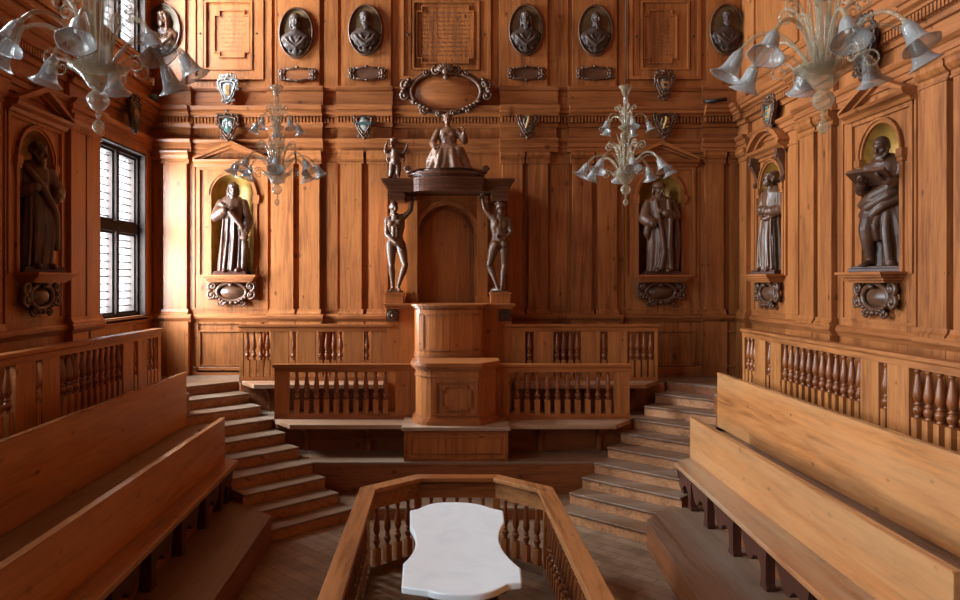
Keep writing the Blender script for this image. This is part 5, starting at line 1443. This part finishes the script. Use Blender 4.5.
# ------------------------------------------------------------------ glass chandeliers
CHZ = 3.97
def chandelier():
    t = thing('chandelier', '', 'chandelier', (-2.06, 9.0, CHZ), 0)
    L = dict(local=True)
    def lt(prof, nm, seg=24, mat='glass', ruf=None):
        mb = MB(); mb.lathe(prof, (0, 0, 0), seg, None, ruf); return mb.build(nm, M[mat], t, **L)
    rib = lambda q, a: .05*cos(12*a)
    lt([(.0, 0), (.012, .006), (.03, .03), (.033, .05), (.022, .075), (.008, .09), (.008, .105), (.016, .112), (.016, .12), (.008, .128), (.012, .138)], 'finial', 16)
    lt([(.012, .138), (.035, .15), (.058, .185), (.062, .21), (.05, .24), (.028, .258), (.025, .265)], 'ribbed_ball', 36, 'glass', rib)
    lt([(.022, .262), (.05, .275), (.075, .31), (.10, .345), (.14, .372), (.165, .385), (.17, .40), (.155, .402), (.13, .39), (.09, .375), (.0, .37)], 'bowl', 36)
    lt([(.05, .37), (.03, .40), (.022, .48), (.022, .6), (.027, .70), (.026, .76), (.018, .79), (.018, .8)], 'stem', 20, 'glass', lambda q, a: .08*cos(8*a))
    lt([(.02, .795), (.05, .815), (.066, .855), (.055, .9), (.025, .92)], 'ribbed_ball', 36, 'glass', rib)
    lt([(.02, .92), (.05, .935), (.085, .965), (.09, .98), (.08, .985), (.03, .97)], 'upper_plate', 28)
    lt([(.03, .97), (.018, 1.05), (.018, 1.15), (.024, 1.25), (.03, 1.32), (.02, 1.36)], 'upper_stem', 20, 'glass', lambda q, a: .08*cos(8*a))
    lt([(.022, 1.36), (.04, 1.375), (.05, 1.42), (.075, 1.46), (.085, 1.475), (.075, 1.48), (.03, 1.45)], 'top_cup', 24)
    mb = MB(); mb.tube([(0, 0, 1.36), (0, 0, HC-CHZ-.03)], .006, 6); mb.build('hanging_rod', M['iron'], t, **L)
    def shade_mesh(k, nm, seg=28):
        mb = MB(); R = rotm(0, 0, 0)
        pr = [(.020, .0), (.034, -.015), (.044, -.045), (.050, -.08), (.056, -.115), (.067, -.148), (.086, -.176), (.108, -.192), (.116, -.194), (.106, -.187), (.083, -.170), (.062, -.142), (.051, -.11), (.045, -.075), (.036, -.035)]
        mb.lathe([(r*k, z*k) for r, z in pr], (0, 0, 0), 56, None, lambda q, a: .012*cos(18*a)+(.03*cos(6*a) if .48 < q < .68 else 0))
        return mb.mesh(nm, M['shade'])
    def bulb_mesh(k):
        mb = MB(); mb.lathe([(.0, -.02), (.016, -.025), (.016, -.06), (.022, -.085), (.02, -.11), (.0, -.125)] if True else 0, (0, 0, 0), 12); 
        for i, v in enumerate(mb.v): mb.v[i] = (v[0]*k, v[1]*k, v[2]*k)
        return mb.mesh('bulb', M['bulb'])
    def arms(n, path, rad, k, tilt, ph, nm):
        me = None; sm, bm2 = shade_mesh(k, 'bell_shade'), bulb_mesh(k)
        mb = MB(); mb.tube([(r, 0, z) for r, z in path], [rad]*len(path), 8)
        r, z = path[-1]; d = Vector((sin(tilt), 0, -cos(tilt)))
        mb.lathe([(0, .012), (.016*k, .01), (.024*k, -.008), (.02*k, -.03), (.0, -.032)], (r, 0, z), 12, Matrix.Rotation(-tilt, 3, 'Y'))
        me = mb.mesh(nm, M['glass'])
        for i in range(n):
            a = ph+2*pi*i/n
            o = bpy.data.objects.new(nm, me); COL.objects.link(o); o.parent = t; o.rotation_euler = (0, 0, a)
            for q, qn in ((sm, 'bell_shade'), (bm2, 'bulb')):
                s_ = bpy.data.objects.new(qn, q); COL.objects.link(s_); s_.parent = o; s_.location = (r+d.x*.008, 0, z+d.z*.008); s_.rotation_euler = (0, -tilt, 0)
    def smooth(pts, n=5):
        out = []
        P_ = [Vector((p[0], 0, p[1])) for p in pts]
        for i in range(len(P_)-1):
            p0, p1, p2, p3 = P_[max(0, i-1)], P_[i], P_[i+1], P_[min(len(P_)-1, i+2)]
            for k in range(n):
                q = k/n; h = .5*((2*p1)+(p2-p0)*q+(2*p0-5*p1+4*p2-p3)*q*q+(3*p1-p0-3*p2+p3)*q**3); out.append((h.x, h.z))
        out.append((P_[-1].x, P_[-1].z)); return out
    arms(8, smooth([(.07, .385), (.115, .475), (.19, .575), (.28, .625), (.38, .61), (.46, .535)]), .0125, .88, .5, .2, 'arm')
    arms(5, smooth([(.03, .98), (.06, 1.05), (.11, 1.11), (.18, 1.13), (.235, 1.09), (.255, 1.04)]), .009, .66, .35, .5, 'upper_arm')
    def leaf(n, path, rad, ph, nm, cr, flat=1.):
        mb = MB(); P_ = smooth(path, 4); r, z = P_[-1]
        for i in range(1, 20): 
            a = pi/2-.0-i*.42; q = cr*(1-i/24); P_.append((r+0+q*cos(a)*1., z-cr+q*sin(a)))
        mb.tube([(p[0], 0, p[1]) for p in P_], [rad*(1-.55*i/len(P_)) for i in range(len(P_))], 6); me = mb.mesh(nm, M['glass'])
        for i in range(n):
            o = bpy.data.objects.new(nm, me); COL.objects.link(o); o.parent = t; o.rotation_euler = (0, 0, ph+2*pi*i/n)
    leaf(8, [(.05, .39), (.075, .52), (.105, .66), (.15, .76), (.20, .79)], .013, .2+pi/8, 'scroll_leaf', .05)
    leaf(8, [(.13, .39), (.19, .44), (.24, .46)], .008, .2+pi/8, 'low_scroll', .055)
    leaf(6, [(.035, .985), (.05, 1.07), (.07, 1.17), (.10, 1.24)], .010, .1, 'upper_leaf', .032)
    mb = MB()
    for i in range(6):
        a = 2*pi*i/6+.3; mb.tube([(.05*cos(a), .05*sin(a), .4), (.055*cos(a), .055*sin(a), .6), (.07*cos(a), .07*sin(a), .78), (.11*cos(a), .11*sin(a), .90)], [.011, .017, .016, .005], 8, flat=.6)
    mb.build('leaf_spray', M['glass'], t, **L)
    return t
c0 = chandelier()
c0['label'] = 'far glass chandelier with bell shades hanging on the window side of the pulpit'
for loc, rz, lb in (((2.24, 9.0, CHZ), .5, 'far glass chandelier with bell shades hanging in front of the capped robed statue'),
                    ((-2.06, 4.35, CHZ-.05), .045, 'large near glass chandelier with bell shades hanging in front of the window wall'),
                    ((2.26, 4.35, CHZ-.05), .341, 'large near glass chandelier with bell shades hanging in front of the sunlit wall')):
    c = copy_tree(c0); c.location = loc; c.rotation_euler = (0, 0, rz); c['label'] = lb

GROUPS = {'chandelier': 'glass chandeliers', 'carved_statue': 'carved wooden statues', 'portrait_medallion': 'oval portrait medallions', 'name_plaque': 'scrolled name plaques',
          'coat_of_arms': 'painted coats of arms', 'console_shelf': 'console shelves under the niche statues', 'balustrade': 'balustrades of turned balusters', 'inscription_panel': 'framed inscription panels',
          'ledge_bench': 'ledge benches under the balustrades', 'bench': 'long side benches', 'parapet': 'plank parapets', 'stepped_platform': 'stepped wooden platforms'}
for o in list(bpy.data.objects):
    if o.parent is None and 'category' in o.keys():
        g = GROUPS.get(o.name.split('.')[0])
        if g: o['group'] = g
EXPO = 2.52
# ------------------------------------------------------------------ camera and view
cam = bpy.data.cameras.new('camera'); co = bpy.data.objects.new('camera', cam); COL.objects.link(co)
co.location = (0, 0, CZ); co.rotation_euler = (pi/2, 0, 0)
cam.sensor_fit = 'HORIZONTAL'; cam.sensor_width = 36; cam.lens = F/960*36
cam.shift_x = (480-CX)/960; cam.shift_y = -(300-CY)/960
cam.clip_start = .05; cam.clip_end = 60
SC.camera = co
w = bpy.data.worlds.new('world'); SC.world = w; w.use_nodes = True
w.node_tree.nodes['Background'].inputs[0].default_value = (.88, .94, 1, 1); w.node_tree.nodes['Background'].inputs[1].default_value = .6
SC.view_settings.view_transform = 'Standard'; SC.view_settings.look = 'None'; SC.view_settings.gamma = 1
SC.view_settings.exposure = EXPO
SC.cycles.max_bounces = 10; SC.cycles.diffuse_bounces = 3; SC.cycles.glossy_bounces = 4; SC.cycles.transparent_max_bounces = 24
SC.cycles.caustics_reflective = False; SC.cycles.caustics_refractive = False
